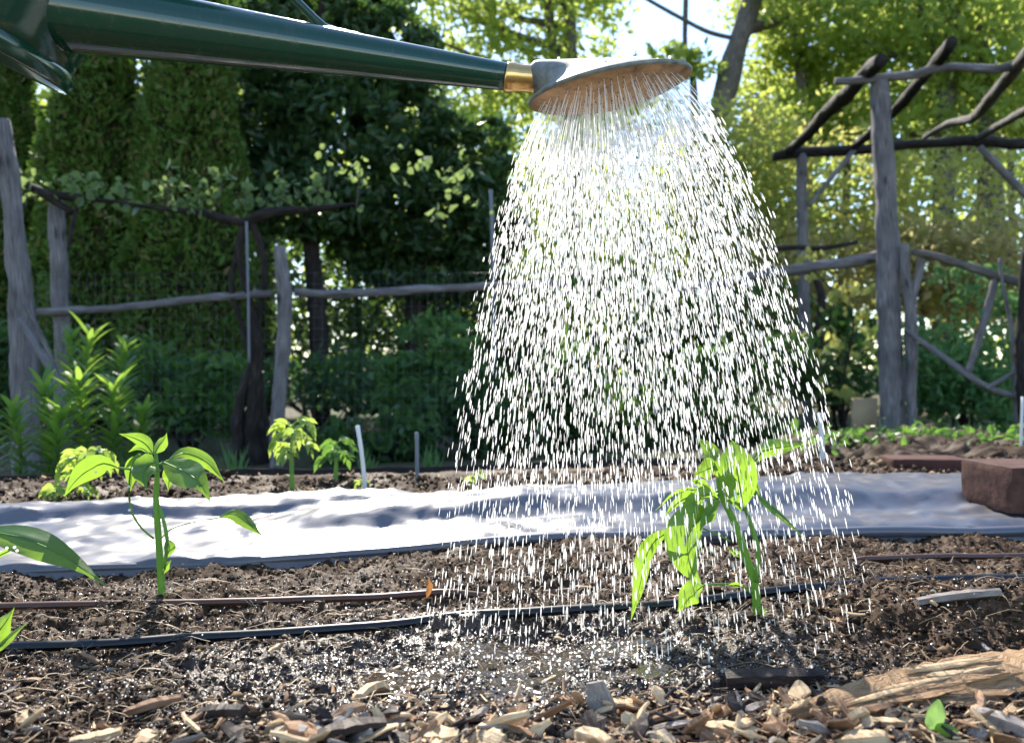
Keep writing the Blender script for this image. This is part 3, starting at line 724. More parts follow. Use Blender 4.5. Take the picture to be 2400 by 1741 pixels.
pole('dark_branch', 'thin dark branch lying above the lichen covered rail', 'branch', [(1790, 586), (1860, 580), (1930, 582), (2010, 568)], [5, 6, 6, 4], 5.3, seed=22, mat=M_bark, group=PG)
fk = thing('forked_post', W(2138, 1012, 4.5), 'Y shaped forked post right beside the thick pergola post', 'post', PG)
pole('stem', None, None, [(2120, 572), (2122, 640), (2132, 710), (2136, 800), (2136, 900), (2138, 1030)], [9, 10, 14, 12, 11, 12], 4.5, seed=23, parent=fk)
pole('fork', None, None, [(2160, 607), (2153, 645), (2142, 685), (2135, 725)], [8, 9, 9, 9], 4.5, seed=24, parent=fk)
pole('fence_rail', 'dark rail sloping down right from the forked post', 'rail', [(2138, 590), (2190, 600), (2257, 622), (2330, 645), (2410, 668), (2520, 690)], [8, 10, 10, 11, 10, 10], [4.45, 4.4, 4.35, 4.3, 4.2, 4.1], seed=25, mat=M_bark2, group=PG)
pole('fence_brace', 'grey stick rising from the low diagonal rail to the sloping rail', 'stick', [(2333, 655), (2310, 740), (2290, 810), (2270, 872)], [8, 8.5, 8, 7], 4.3, seed=26, group=PG)
pole('fence_rail', 'low thin diagonal rail falling right from the forked post', 'rail', [(2120, 772), (2180, 815), (2238, 857), (2311, 905), (2410, 938)], [6, 7, 7, 7, 6], [4.45, 4.4, 4.3, 4.25, 4.2], seed=27, group=PG)
pole('thin_stick', 'thin pale twig crossing the low diagonal rail', 'stick', [(2312, 910), (2350, 888), (2395, 864)], [4, 5, 4], 4.22, seed=28, group=PG)
pole('fence_post', 'dark rough post cut off by the right picture edge', 'post', [(2402, 590), (2398, 690), (2396, 780), (2400, 900), (2402, 1080)], [8, 9, 17, 14, 14], 4.15, seed=29, mat=M_bark, group=PG, rough=.45)
pole('thin_stick', 'thin upright stick above the sloping rail near the right edge', 'stick', [(2343, 605), (2352, 680), (2372, 785), (2380, 1000)], [4, 4.5, 4, 4], 4.25, seed=30, group=PG)
pole('vine_trunk', 'dark twisted trunk climbing the far pergola post', 'vine', [(1925, 1010), (1928, 900), (1918, 780), (1925, 690), (1890, 620)], [12, 11, 11, 9, 6], 6.1, seed=31, mat=M_bark, rough=.45)
# yellow green climbing leaves between the two pergola posts
cv = thing('climbing_vine', W(1985, 1020, 5.0), 'bright yellow green climbing leaves left of the thick pergola post', 'vine')
g = np.random.default_rng(29)
cl = [W(a_, b_, 5.0) + g.standard_normal((6, 3)) * np.array([.03, .05, .025]) for a_, b_ in [(1960, 690), (1985, 680), (2010, 676), (2030, 685), (1950, 710), (2000, 735), (2020, 735), (2010, 765), (1925, 775), (1960, 820), (1985, 822), (2010, 825), (2040, 810), (1920, 830), (1880, 600), (1900, 610), (1950, 605), (1870, 790), (1960, 920), (1985, 930), (1930, 900), (1870, 640), (1905, 650), (1990, 870)]]
V, F = leaves(np.concatenate(cl), .06, seed=30, aspect=.75, hexa=True)
build('foliage', [(V, F)], M_yelleaf, cv, smooth=False)
build('stem', [tube([W(1985, 1030, 5.0), W(1975, 900, 5.0), W(2000, 760, 5.0), W(1960, 690, 5.0), W(1880, 610, 5.05)], [.008, .007, .006, .005, .003], n=24, seg=5, rough=.2)], M_bark, cv)

tag(build('leaning_board', [box((W(2026, 985, 4.75)[0], 4.75, GZ + .13), (.15, .025, .27), .1, .03, .004, 3)], M_tan), 'tan board standing low behind the thick pergola post', 'board')

# ------------------------------------------------------------------ lilies and weeds
def strap(P0, dirv, length, width, droop, seg=5, up=(0, 0, 1)):
    d = np.asarray(dirv, float); d /= np.linalg.norm(d)
    side = np.cross(d, up); side /= np.linalg.norm(side) + 1e-9
    V = []
    for k in range(seg + 1):
        t = k / seg
        p = P0 + d * length * t + np.array([0, 0, -droop * length * t * t])
        w = width * (1 - t ** 2.2) * (.35 + .65 * min(1, t * 4)) * .5
        V += [p - side * w, p + side * w]
    F = np.array([[2 * k, 2 * k + 1, 2 * k + 3, 2 * k + 2] for k in range(seg)])
    return (np.array(V), F, None, 0)

def lily(lab, px, py, Y, top, seed, nl=46, ll=.12, lean=0.0, start=.1, w=.016):
    g = random.Random(seed)
    b = W(px, py, Y); b[2] = GZ
    t = thing('lily_plant', b, lab, 'plant', 'leafy lilies by the left post')
    tp = W(px + lean, top, Y)
    sp = smooth_path([b, (b + tp) / 2 + np.array([g.uniform(-.02, .02), 0, 0]), tp], 30)
    build('stem', [tube(sp, [.006, .005, .003], seg=6, path=False)], M_lily, t)
    parts = []
    for k in range(nl):
        f = start + (1 - start) * k / nl
        p = sp[int(f * 29)]
        a_ = k * 2.4 + g.uniform(-.3, .3)
        el = .25 + .75 * f
        parts.append(strap(p, (math.cos(a_) * math.cos(el), math.sin(a_) * math.cos(el), math.sin(el)), ll * g.uniform(.7, 1.2) * (1.1 - .35 * f), w, .25 + .25 * g.random()))
    build('foliage', parts, M_lily, t)

for k, (px, py, Y_, top, lean, nl, ll, lab) in enumerate([
        (215, 1120, 2.6, 775, -5, 30, .13, 'tallest leafy lily stem with a bright top above the others'),
        (262, 1120, 2.65, 800, 30, 30, .12, 'tall lily stem leaning right with a spiky head'),
        (170, 1110, 2.7, 770, 0, 26, .12, 'tall lily stem in front of the short pale post'),
        (40, 1110, 2.5, 950, -12, 44, .13, 'bushy lily at the foot of the left post'),
        (105, 1115, 2.45, 900, -4, 50, .14, 'bushy lily with upright leaves beside the leaning sticks'),
        (180, 1120, 2.4, 880, 6, 54, .14, 'bushy lily in the middle of the clump'),
        (250, 1115, 2.45, 900, 20, 54, .14, 'bushy lily with leaves spreading to the right'),
        (310, 1110, 2.55, 960, 30, 46, .12, 'low lily at the right end of the clump'),
        (-15, 1115, 2.3, 1000, -10, 40, .12, 'low lily cut off by the left picture edge'),
        (140, 1125, 2.3, 960, 0, 50, .13, 'low lily at the front of the clump')]):
    lily(lab, px, py, Y_, top, 100 + k, int(nl * 1.7), ll * 1.25, lean, .45 if k < 3 else .05, .021)

def tuft(lab, px, py, Y, hpx, seed, n=22, m=None, name='grass_tuft', z=None):
    g = random.Random(seed); b = W(px, py, Y)
    if z is not None: b[2] = z
    L = hpx / FOC * Y
    parts = [strap(b + np.array([g.uniform(-.03, .03), g.uniform(-.03, .03), -.01]), (g.uniform(-.5, .5), g.uniform(-.4, .4), 1), L * g.uniform(.5, 1.05), .010, g.uniform(.05, .4)) for _ in range(n)]
    tag(build(name, parts, m or M_weed), lab, 'weed', 'grass tufts and weeds along the fence')

for k, (px, py, Y_, h, lab) in enumerate([
        (555, 1115, 3.1, 130, 'bluish grass tuft in front of the grape vine trunk'), (300, 1110, 2.9, 110, 'grass tuft at the right end of the lilies'),
        (460, 1115, 3.0, 80, 'short grass tuft between the lilies and the vine'), (2085, 1030, 4.3, 110, 'grass tuft at the foot of the thick pergola post'),
        (2190, 1020, 4.2, 120, 'tall grass tuft right of the forked post'), (2260, 1030, 4.0, 130, 'broad grass tuft below the low diagonal rail'),
        (2320, 1045, 3.8, 110, 'grass tuft near the right picture edge'), (1830, 1030, 4.4, 90, 'grass tuft behind the right edge of the falling water'),
        (860, 1100, 3.2, 100, 'faint grass tuft between the white and the metal stake'), (1010, 1100, 3.3, 110, 'grass tuft just right of the metal stake')]):
    tuft(lab, px, py, Y_, h, 130 + k, z=GZ)
# weeds sprouting on the far bed
for k, (px, py, Y_, lab) in enumerate([(1985, 1040, 2.7, 'low weed on the far soil bed left of the thick post'), (2045, 1045, 2.7, 'low weed on the far bed below the tan board'),
                                       (2160, 1040, 2.9, 'low weed on the far bed below the forked post'), (2330, 1060, 2.6, 'low weed on the far bed near the right edge'),
                                       (1910, 1048, 2.6, 'low weed beside the blue stake'), (2250, 1045, 2.8, 'low weed behind the far brick')]):
    g = np.random.default_rng(150 + k)
    c = W(px, py, Y_); c[2] = -.02
    P = c + g.standard_normal((55, 3)) * np.array([.06, .06, .02])
    V, F = leaves(P, .028, seed=k, aspect=.6, hexa=True)
    lw_ = thing('low_weed', c, lab, 'weed', 'weeds on the far bed')
    build('foliage', [(V, F)], M_weed2, lw_, smooth=False)

# ------------------------------------------------------------------ bed edges, bricks, stakes
tag(build('bed_board', [(lambda P: tube(P, .016, n=60, seg=4, rough=.1, freq=6, seed=2, flat=3.2))([(x_, bed_back(x_) + .06, -.045 + .004 * math.sin(x_ * 7)) for x_ in np.linspace(-2.6, .62, 12)])], M_board),
    'dark wooden edging board along the back of the bed', 'board')
def brick(lab, corner, size, rz, z0, seed, m=None):
    t = thing('brick', (corner[0], corner[1], z0), lab, 'brick')
    s = size; nn_ = 10
    # a brick with worn, noisy edges: subdivided box pushed in at the edges
    V, F = [], []
    for ax in range(3):
        for sg in (-1, 1):
            o_ = len(V)
            a1, a2 = [q for q in range(3) if q != ax]
            for p in range(nn_ + 1):
                for q in range(nn_ + 1):
                    v = [0, 0, 0]; v[ax] = sg * .5; v[a1] = p / nn_ - .5; v[a2] = q / nn_ - .5
                    V.append(v)
            for p in range(nn_):
                for q in range(nn_):
                    k0 = o_ + p * (nn_ + 1) + q
                    f = [k0, k0 + 1, k0 + nn_ + 2, k0 + nn_ + 1]
                    F.append(f if (sg > 0) == (ax != 1) else f[::-1])
    V = np.array(V) * np.array(s)
    # round the corners and roughen
    inner = np.array(s) / 2 - .005
    q = np.clip(V, -inner, inner); d = V - q; l = np.linalg.norm(d, axis=1)[:, None] + 1e-9
    V = q + d / l * np.minimum(l, .005)
    V = V + (vn(V[:, 0] * 90, V[:, 1] * 90, V[:, 2] * 90 + 40, seed)[:, None]) * .0012 * np.sign(V)
    V = V + np.array([s[0] / 2, s[1] / 2, s[2] / 2])
    c_, s_ = math.cos(rz), math.sin(rz)
    V = V @ np.array([[c_, s_, 0], [-s_, c_, 0], [0, 0, 1]]) + np.array([corner[0], corner[1], z0])
    build('block', [(V, np.array(F))], m or M_brick, t)
brick('weathered red brick holding down the plastic at the right picture edge', (.680, 1.075), (.205, .112, .066), .06, .004, 5)
brick('reddish brick lying on the far edge of the bed behind the plastic', (.80, 1.66), (.16, .09, .055), -.1, -.038, 6, M_redboard)

def stake(name, lab, a_, b_, Y, w, m, zb=None):
    tag(build(name, [tube([W(*a_, Y), (W(*a_, Y) + W(*b_, Y)) / 2, W(*b_, Y) + np.array([0, 0, -.03])], w / FOC * Y, n=8, seg=6, rough=.08, freq=20)], m), lab, 'stake')
stake('garden_stake', 'white painted stake leaning beside the back tomato seedlings', (838, 997), (860, 1150), 1.36, 5, M_white)
stake('garden_stake', 'grey metal stake right of the white stake', (977, 1013), (978, 1140), 1.5, 4.5, M_steel)
stake('garden_stake', 'pale bluish stake at the lower right edge of the shower', (1921, 968), (1931, 1090), 1.75, 5.5, M_white)
stake('garden_stake', 'thin white stake at the right picture edge', (2397, 930), (2392, 1045), 2.4, 3.5, M_white)

tag(build('pale_pipe', [tube([(W(2080, 1034, 3.1)), W(2150, 1027, 3.1), W(2230, 1031, 3.1), W(2300, 1040, 3.0)], .010, n=20, seg=7)], M_white), 'pale pipe lying on the far bed behind the weeds', 'pipe')

# ------------------------------------------------------------------ the plastic sheet
nu, nv = 560, 90
xs = np.linspace(-1.7, 1.9, nu); vs_ = np.linspace(0, 1, nv)
X, T = np.meshgrid(xs, vs_)
fY, bY = sheet_front(X), sheet_back(X)
Yg = fY + (bY - fY) * T + .006 * vn(X * 7, T * 3, seed=51) * (T < .2)
Zs = .004 + .011 * np.sin(np.clip(T * 1.1, 0, 1) * np.pi) ** 1.2 * (.6 + .6 * vn(X * 1.5 + 9, T * 1.2, seed=52))
ang = .25
Xr, Yr = X * math.cos(ang) - Yg * math.sin(ang), X * math.sin(ang) + Yg * math.cos(ang)
env = np.clip(np.minimum(.15 + T / .5, (1 - T) / .1), 0, 1)
ridge = 1 - np.abs(vn(X * 1.3 + Yg * 1, Yg * 10 - X * 2.6, seed=56)) * 5
Zs = Zs + env * (.012 * vn(X * 1.3 + Yg * .5, Yg * 9 - X * 2.2, seed=53) + .004 * vn(X * 2.6 - Yg * 2, Yg * 22 - X * 5, seed=54) + .0007 * vn(X * 9 + Yg * 9, Yg * 60 - X * 16, seed=55) + .006 * np.clip(ridge, 0, 1) ** 2)
def sst(v): v = np.clip(v, 0, 1); return v * v * (3 - 2 * v)
wob = .05 * vn(X * 3, T * 0 + 2, seed=58)
Zs = Zs + .020 * sst((T - .30 - wob) / .10) * sst((X + .36) / .14) * sst((1.3 - X) / .5) * (1 - sst((T - .45) / .5))
Zs = Zs + .016 * sst((T - .66 - wob) / .07) * sst((-.12 - X) / .12) * (1 - sst((T - .82) / .2))
for kk, (fa, fb, am) in enumerate(((7, 40, .0022), (13, 70, .0014), (22, 45, .0010))):
    cr = 1 - np.abs(vn(X * fa + Yg * fa * (.8 - kk), Yg * fb - X * fb * (.22 - .2 * kk), seed=60 + kk)) * 7
    Zs = Zs + env * am * np.clip(cr, 0, 1)
hem = np.exp(-((T - .055) / .035) ** 2)
Zs = Zs + .006 * hem * (.5 + .9 * np.clip(X + .6, 0, 1))
under = soil_h(X, Yg, False)
Zs = np.maximum(Zs + under * .6, under + .0045)
lift = np.exp(-((X + .36) / .05) ** 2) * np.exp(-(T / .12) ** 2)
Zs = Zs + .003 * lift
Zs[0] = under[0] - .004; Zs[-1] -= .03
i, j = np.meshgrid(np.arange(nv - 1), np.arange(nu - 1), indexing='ij'); a = i * nu + j
so = build('plastic_sheet', [(np.stack([X, Yg, Zs], -1).reshape(-1, 3), np.stack([a, a + 1, a + nu + 1, a + nu], -1).reshape(-1, 4))], M_sheet)
hx = np.linspace(-1.7, 1.9, 160)
hr = .0035 + .0035 * np.clip((hx + .5) / 1.0, 0, 1)
hz = soil_h(hx, sheet_front(hx), False)
hz = np.convolve(np.pad(hz, 6, mode='edge'), np.ones(13) / 13, 'valid')
build('rolled_edge', [tube(np.stack([hx, sheet_front(hx) + .004, hz + hr * .9 + .002], 1), list(hr), path=False, seg=14, rough=.12, freq=9, seed=4)], M_sheet, so)
tag(so, 'crumpled dark plastic weed barrier lying across the bed, glaring in the sun', 'plastic sheet')

# ------------------------------------------------------------------ hoses
def hose(name, lab, pts, r, m, sink=.2, seed=0, bury=None):
    P = []
    for px, py in pts:
        Y_ = GY(py); p = W(px, py, Y_); P.append([p[0], p[1], 0])
    P = smooth_path(P, 130)
    P[:, 2] = soil_h(P[:, 0], P[:, 1], False)
    k = np.ones(31) / 31
    P[:, 2] = np.convolve(np.pad(P[:, 2], 15, mode='edge'), k, 'valid') + r * (1 - sink) + .0024
    if bury:
        P[:, 2] -= .011 * np.clip(np.minimum((P[:, 0] - bury[0]) / .05, (bury[1] - P[:, 0]) / .05), 0, 1)
    return tag(build(name, [tube(P, r, seg=10, path=False, rough=.05, freq=30, seed=seed)], m), lab, 'hose')
hose('soaker_hose', 'thin brown hose lying along the bed nearer the plastic', [(-700, 1416), (-200, 1404), (0, 1400), (365, 1394), (700, 1388), (846, 1384), (1080, 1372), (1500, 1350), (1982, 1325), (2184, 1312), (2400, 1299), (2900, 1280)], .0034, M_brown, bury=(-.06, .36))
hose('drip_hose', 'black drip hose lying along the bed nearer the camera', [(-500, 1510), (-150, 1500), (22, 1490), (255, 1482), (474, 1465), (800, 1457), (955, 1447), (1083, 1436), (1247, 1434), (1466, 1431), (1649, 1424), (1950, 1405), (2106, 1397), (2348, 1394), (2600, 1390), (3000, 1380)], .0040, M_black)

# ------------------------------------------------------------------ soil litter
g = np.random.default_rng(77)
nC = 78000
Yc = .36 + (1.15 - .36) * g.random(nC) ** 1.7
Xc = (g.random(nC) * 2 - 1) * (.70 * Yc + .06)
keep = (Yc < sheet_front(Xc) + .01)
Xc, Yc = Xc[keep], Yc[keep]; nC = len(Xc)
s = np.exp(g.normal(-6.95, .45, nC)).clip(.0004, .0042)
Zc = soil_h(Xc, Yc) + s * .25
octv = np.array([[1, 0, 0], [-1, 0, 0], [0, 1, 0], [0, -1, 0], [0, 0, 1], [0, 0, -1]], float)
octf = np.array([[0, 2, 4], [2, 1, 4], [1, 3, 4], [3, 0, 4], [2, 0, 5], [1, 2, 5], [3, 1, 5], [0, 3, 5]])
q = octv[None] * (.7 + .6 * g.random((nC, 6, 1))) + .25 * g.standard_normal((nC, 6, 3))
stretch = np.stack([1 + .9 * g.random(nC) ** 2, 1 + .5 * g.random(nC), .55 + .35 * g.random(nC)], 1)
q = q * stretch[:, None]
th = g.random(nC) * 6.28
c_, s_ = np.cos(th)[:, None], np.sin(th)[:, None]
q = np.stack([q[..., 0] * c_ - q[..., 1] * s_, q[..., 0] * s_ + q[..., 1] * c_, q[..., 2]], -1)
V = (q * s[:, None, None] + np.stack([Xc, Yc, Zc], 1)[:, None]).reshape(-1, 3)
F = (octf[None] + 6 * np.arange(nC)[:, None, None]).reshape(-1, 3)
wetd = ((Xc - .015) / .15) ** 2 + ((Yc - .548) / .085) ** 2
mi = np.where(g.random(nC) < .24, 1, 0); mi = np.where(g.random(nC) < .22 + .12 * (Xc < .1), 2, mi); mi = np.where((wetd < 1.2 + .8 * g.random(nC)), 2, mi)
Vb, nB = V, nC
xb = g.uniform(-1.3, 1.6, 9000); yb = sheet_back(xb) + g.random(9000) * (bed_back(xb) + .03 - sheet_back(xb))
ok_ = yb > sheet_back(xb) - .01; xb, yb = xb[ok_], yb[ok_]
sb = np.exp(g.normal(-6.0, .5, len(xb))).clip(.0008, .010)
zb = soil_h(xb, yb) + sb * .3
qb = octv[None] * (.7 + .6 * g.random((len(xb), 6, 1))) + .25 * g.standard_normal((len(xb), 6, 3))
V = np.concatenate([V, (qb * sb[:, None, None] + np.stack([xb, yb, zb], 1)[:, None]).reshape(-1, 3)])
F = np.concatenate([F, 6 * nC + (octf[None] + 6 * np.arange(len(xb))[:, None, None]).reshape(-1, 3)])
mi = np.concatenate([mi, np.where(g.random(len(xb)) < .25, 1, 0)])
tag(build('soil_crumbs', [(V, F, None, np.repeat(mi, 8))], [M_cr0, M_cr1, M_cr2], smooth=True), 'loose crumbs of dark and tan soil strewn over the bed', 'soil', kind='stuff')

parts = []
for k in range(1700):
    y_ = .38 + .5 * rnd.random() ** 1.3; x_ = rnd.uniform(-1, 1) * (.70 * y_ + .04)
    if y_ > sheet_front(x_) - .01: continue
    th = rnd.uniform(0, 6.28); L = rnd.uniform(.012, .045); cur = rnd.uniform(-1.6, 1.6)
    z_ = soil_z(x_, y_)
    pts = []
    for q_ in range(5):
        t_ = q_ / 4
        pts.append([x_, y_, z_ + .0025 + .007 * math.sin(t_ * 3.14) * rnd.random()])
        x_ += math.cos(th) * L / 4; y_ += math.sin(th) * L / 4 * .7; th += cur / 4
    parts.append(tube(pts, rnd.uniform(.00012, .0003), n=6, seg=3, cap=False))
tag(build('root_fibres', parts, M_fibre), 'dry curly root fibres lying on the soil', 'fibres', kind='stuff')

# ------------------------------------------------------------------ wood chips
def chip(name, lab, cat, p0, p1, w, th, m, seed, bend=0.0, jag=.35, roll=0.0, parent=None, group=None, n=12, taper=(.5, 1, .45), sidev=None):
    """an irregular splinter from p0 to p1 (world), w wide, th thick, with a ragged outline and split ends"""
    p0, p1 = np.asarray(p0, float), np.asarray(p1, float)
    d = p1 - p0; L = np.linalg.norm(d); d /= L
    up = np.array([0, 0, 1.0]); side = np.cross(d, up)
    if sidev is not None: side = np.asarray(sidev, float); side -= d * side.dot(d)
    side /= np.linalg.norm(side) + 1e-9; nor = np.cross(side, d)
    cr, sr = math.cos(roll), math.sin(roll)
    side, nor = side * cr + nor * sr, nor * cr - side * sr
    g = random.Random(seed); V = []
    t = np.linspace(0, 1, n)
    wl = np.interp(t, np.linspace(0, 1, len(taper)), taper)
    for k in range(n):
        c = p0 + d * L * t[k] + nor * bend * L * 4 * t[k] * (1 - t[k])
        a1 = w * .5 * wl[k] * (1 + jag * g.uniform(-1, 1)); a2 = w * .5 * wl[k] * (1 + jag * g.uniform(-1, 1))
        h1 = th * .5 * (.6 + .4 * wl[k]); m1 = g.uniform(-.3, .3) * a1
        V += [c - side * a1 - nor * h1 * .6, c - side * a1 * .96 + nor * h1 * .5, c + side * m1 + nor * h1 * (1.1 + jag * g.uniform(-.4, .6)), c + side * a2 + nor * h1 * .5, c + side * a2 * .95 - nor * h1 * .7, c - side * m1 - nor * h1]
    F = []
    for k in range(n - 1):
        for e in range(6):
            F.append([6 * k + e, 6 * k + (e + 1) % 6, 6 * k + 6 + (e + 1) % 6, 6 * k + 6 + e])
    V = np.array(V); uv = np.stack([np.tile([0, .15, .5, .85, 1, .5], n) * w, np.repeat(t * L, 6)], 1)
    F2 = np.array([[5, 4, 3, 2, 1, 0], [6 * n - 6, 6 * n - 5, 6 * n - 4, 6 * n - 3, 6 * n - 2, 6 * n - 1]])
    o = build(name, [(V, [np.array(F), F2], uv, 0)], m, parent, smooth=False)
    if cat: tag(o, lab, cat, group)
    return o

def gp(px, py, z=0.0):           # a point standing z above the soil under that pixel
    Y_ = .42
    for _ in range(6):
        x_ = (px - CX) / FOC * Y_
        Y_ = GY(py, soil_z(x_, Y_) + z)
        Y_ = min(max(Y_, .30), 1.2)
    x_ = (px - CX) / FOC * Y_
    return np.array([x_, Y_, soil_z(x_, Y_) + z])

CG = 'wood chips of the mulch strip in front'
# the big bark strip
bs = thing('bark_strip', gp(2100, 1640), 'long splintered tan bark strip at the lower right', 'bark', CG)
bp = [gp(1795, 1700, .004), gp(1880, 1655, .010), gp(2000, 1622, .012), gp(2150, 1600, .012), gp(2300, 1572, .014), gp(2470, 1535, .016)]
gb = random.Random(5)
A0, A1 = gp(1850, 1672, .006), gp(2475, 1538, .010)
dA = (A1 - A0) / np.linalg.norm(A1 - A0); LA = np.linalg.norm(A1 - A0)
sA = np.cross(dA, np.array([0, 0, 1.0])); sA /= np.linalg.norm(sA)      # towards the camera side
RO = -.30
nA = np.cross(sA, dA); sR, nR = sA * math.cos(RO) + nA * math.sin(RO), nA * math.cos(RO) - sA * math.sin(RO)
chip('slab', None, None, A0, A1, .036, .009, M_barkwood, 81, .012, .10, RO, parent=bs, n=30, taper=(.12, .55, .8, .95, 1, 1, .95))
chip('slab', None, None, A0 + sA * .010 - np.array([0, 0, .004]), A0 + dA * LA * .72 + sA * .012 - np.array([0, 0, .004]), .022, .007, M_chip2, 82, .01, .16, RO, parent=bs, n=20, taper=(.2, .7, 1, .8, .3))
chip('slab', None, None, gp(1785, 1706, .003), A0 + dA * .05 + np.array([0, 0, -.001]), .017, .005, M_barkwood, 83, .05, .16, .2, parent=bs, n=12, taper=(.2, .8, 1, .7))
for k in range(11):
    t0 = gb.uniform(.08, .66); t1 = min(.99, t0 + gb.uniform(.14, .36)); lat = gb.uniform(-.013, .013)
    bow = .012 * LA * 4 * .5 * (t0 + t1) * (1 - .5 * (t0 + t1))
    o_ = sR * lat + nR * (.0042 + bow * .97 + gb.uniform(0, .0012))
    chip('splinter', None, None, A0 + dA * LA * t0 + o_, A0 + dA * LA * t1 + o_ + sR * gb.uniform(-.003, .003) + nR * gb.uniform(-.001, .003), gb.uniform(.003, .009), gb.uniform(.0012, .0026), gb.choice([M_barkwood, M_barkwood, M_chip, M_chip2]), 500 + k, .004, .3, RO + gb.uniform(-.2, .2), parent=bs, n=10, taper=(.15, .9, 1, .7, .1))

SP = [  # name, label, category, p0, p1, width, thick, material, roll, bend
    ('wood_splinter', 'brightest long white splinter leaning up towards the right in the mulch', gp(1125, 1712, .004), gp(1238, 1672, .018), .011, .005, M_chip, .5, .02),
    ('upright_chip', 'grey wood chip standing upright in the mulch under the shower', gp(1420, 1705, -.002), gp(1395, 1705, .020) , .017, .004, M_chip3, 0, 0),
    ('bark_strand', 'thin curved brown bark strand left of the chip fan', gp(1355, 1706, .004), gp(1590, 1668, .012), .005, .004, M_chip2, .3, -.04),
    ('pale_chip', 'broad cream wood chip at the bottom edge left of centre', gp(985, 1722, .004), gp(1075, 1726, .006), .024, .010, M_chip, .2, 0),
    ('pale_chip', 'second cream wood chip touching the broad one at the bottom edge', gp(1085, 1728, .004), gp(1180, 1738, .006), .022, .009, M_chip, -.2, .03),
    ('round_chip', 'rounded tan wood chip at the bottom edge under the shower', gp(1355, 1722, .004), gp(1430, 1745, .008), .016, .010, M_chip, .3, .03),
    ('brown_chip', 'long brown splinter of the chip fan pointing down right', gp(1615, 1690, .008), gp(1690, 1748, .003), .009, .005, M_chip2, .4, 0),
    ('brown_chip', 'broad brown splinter of the chip fan standing on edge', gp(1600, 1720, .004), gp(1660, 1676, .014), .014, .004, M_chip2, .9, 0),
    ('pale_chip', 'flat pale wood chip just left of the big bark strip', gp(1645, 1700, .006), gp(1775, 1712, .006), .018, .005, M_chip, .15, .02),
    ('pale_chip', 'small white chip beneath the flat pale chip', gp(1655, 1722, .003), gp(1725, 1726, .004), .010, .005, M_chip, 0, 0),
    ('grey_chip', 'large grey weathered wood piece in the lower right corner', gp(2285, 1672, .006), gp(2440, 1730, .006), .016, .010, M_chip3, .3, .02),
    ('pale_chip', 'bright white wood chip at the bottom edge near the left corner', gp(165, 1738, .004), gp(285, 1712, .008), .014, .005, M_chip, .2, 0),
    ('brown_stick', 'short brown stick lying at the lower left', gp(292, 1672, .003), gp(428, 1634, .010), .008, .006, M_chip2, .2, .03),
    ('dark_stick', 'short dark purplish stick right of the brown stick', gp(470, 1672, .004), gp(575, 1664, .006), .010, .007, M_chip4, .1, .02),
    ('dark_bark', 'dark curled bark piece at the bottom edge left of the cream chips', gp(745, 1722, .006), gp(905, 1694, .010), .020, .006, M_chip4, .2, .06),
    ('dark_bark', 'dark bark flake at the bottom edge in front of the curled bark', gp(830, 1738, .004), gp(960, 1732, .006), .018, .006, M_chip4, 0, .02),
    ('charred_stick', 'thick dark wet stick lying in front of the watered pepper seedling', gp(1700, 1590, .004), gp(1930, 1588, .004), .015, .012, M_chip4, .1, .01),
    ('driftwood_stick', 'pale purplish weathered stick lying on the black hose at the right', gp(2150, 1412, .002), gp(2345, 1384, .004), .008, .007, M_chip3, .3, .02),
    ('pale_stick', 'pale curved splinter in front of the weathered stick at the right', gp(2185, 1408, .003), gp(2320, 1428, .003), .006, .004, M_chip3, .1, -.03),
    ('curled_chip', 'curled ridged white chip lying on the soil left of the wet patch', gp(838, 1636, .004), gp(905, 1618, .006), .016, .006, M_chip, .5, .10),
    ('red_bark_flake', 'small reddish bark flake on the soil below the black hose', gp(185, 1530, .004), gp(232, 1552, .004), .008, .004, M_chip2, .3, 0),
    ('tan_chip', 'tan chip standing in the mulch behind the seed sprout', gp(1985, 1705, .004), gp(2030, 1662, .014), .020, .005, M_chip, .7, 0),
    ('tan_chip', 'broad tan chip at the bottom edge left of the seed sprout', gp(1960, 1735, .004), gp(2080, 1728, .008), .022, .008, M_chip, .2, .02),
    ('tan_chip', 'narrow tan chip lying below the middle of the bark strip', gp(2030, 1690, .004), gp(2140, 1692, .006), .012, .005, M_chip, .2, 0),
    ('flat_chip', 'flat brown chip half hidden beneath the bark strip', gp(1850, 1735, .004), gp(1960, 1748, .004), .016, .005, M_chip2, .1, 0),
]
for k, (nm, lab, p0, p1, w_, th_, m_, roll, bend) in enumerate(SP):
    if nm == 'upright_chip':
        p1 = p0 + np.array([-.006, .004, .026])
        chip(nm, lab, 'wood chip', p0, p1, w_, th_, m_, 300 + k, 0, .12, 0, group=CG, taper=(1, .95, .7), sidev=(1, -.25, 0))
    else:
        chip(nm, lab, 'stick' if 'stick' in nm or 'strand' in nm else 'wood chip', p0, p1, w_, th_, m_, 300 + k, bend, .22, roll, group=CG, taper=(.75, 1, 1, .6) if 'stick' in nm else (.45, 1, .95, .4))
MIXC = [(M_chip, 'pale'), (M_chip, 'pale'), (M_chip2, 'brown'), (M_chip2, 'brown'), (M_chip3, 'grey'), (M_chip4, 'dark')]
def zone(px):
    for x_, w_ in ((480, 'in the lower left corner'), (940, 'around the dark curled bark'), (1290, 'around the broad cream chips'), (1600, 'around the upright grey chip'), (1850, 'at the left tip of the bark strip'), (2130, 'below the middle of the bark strip'), (9999, 'around the seed sprout')):
        if px < x_: return w_
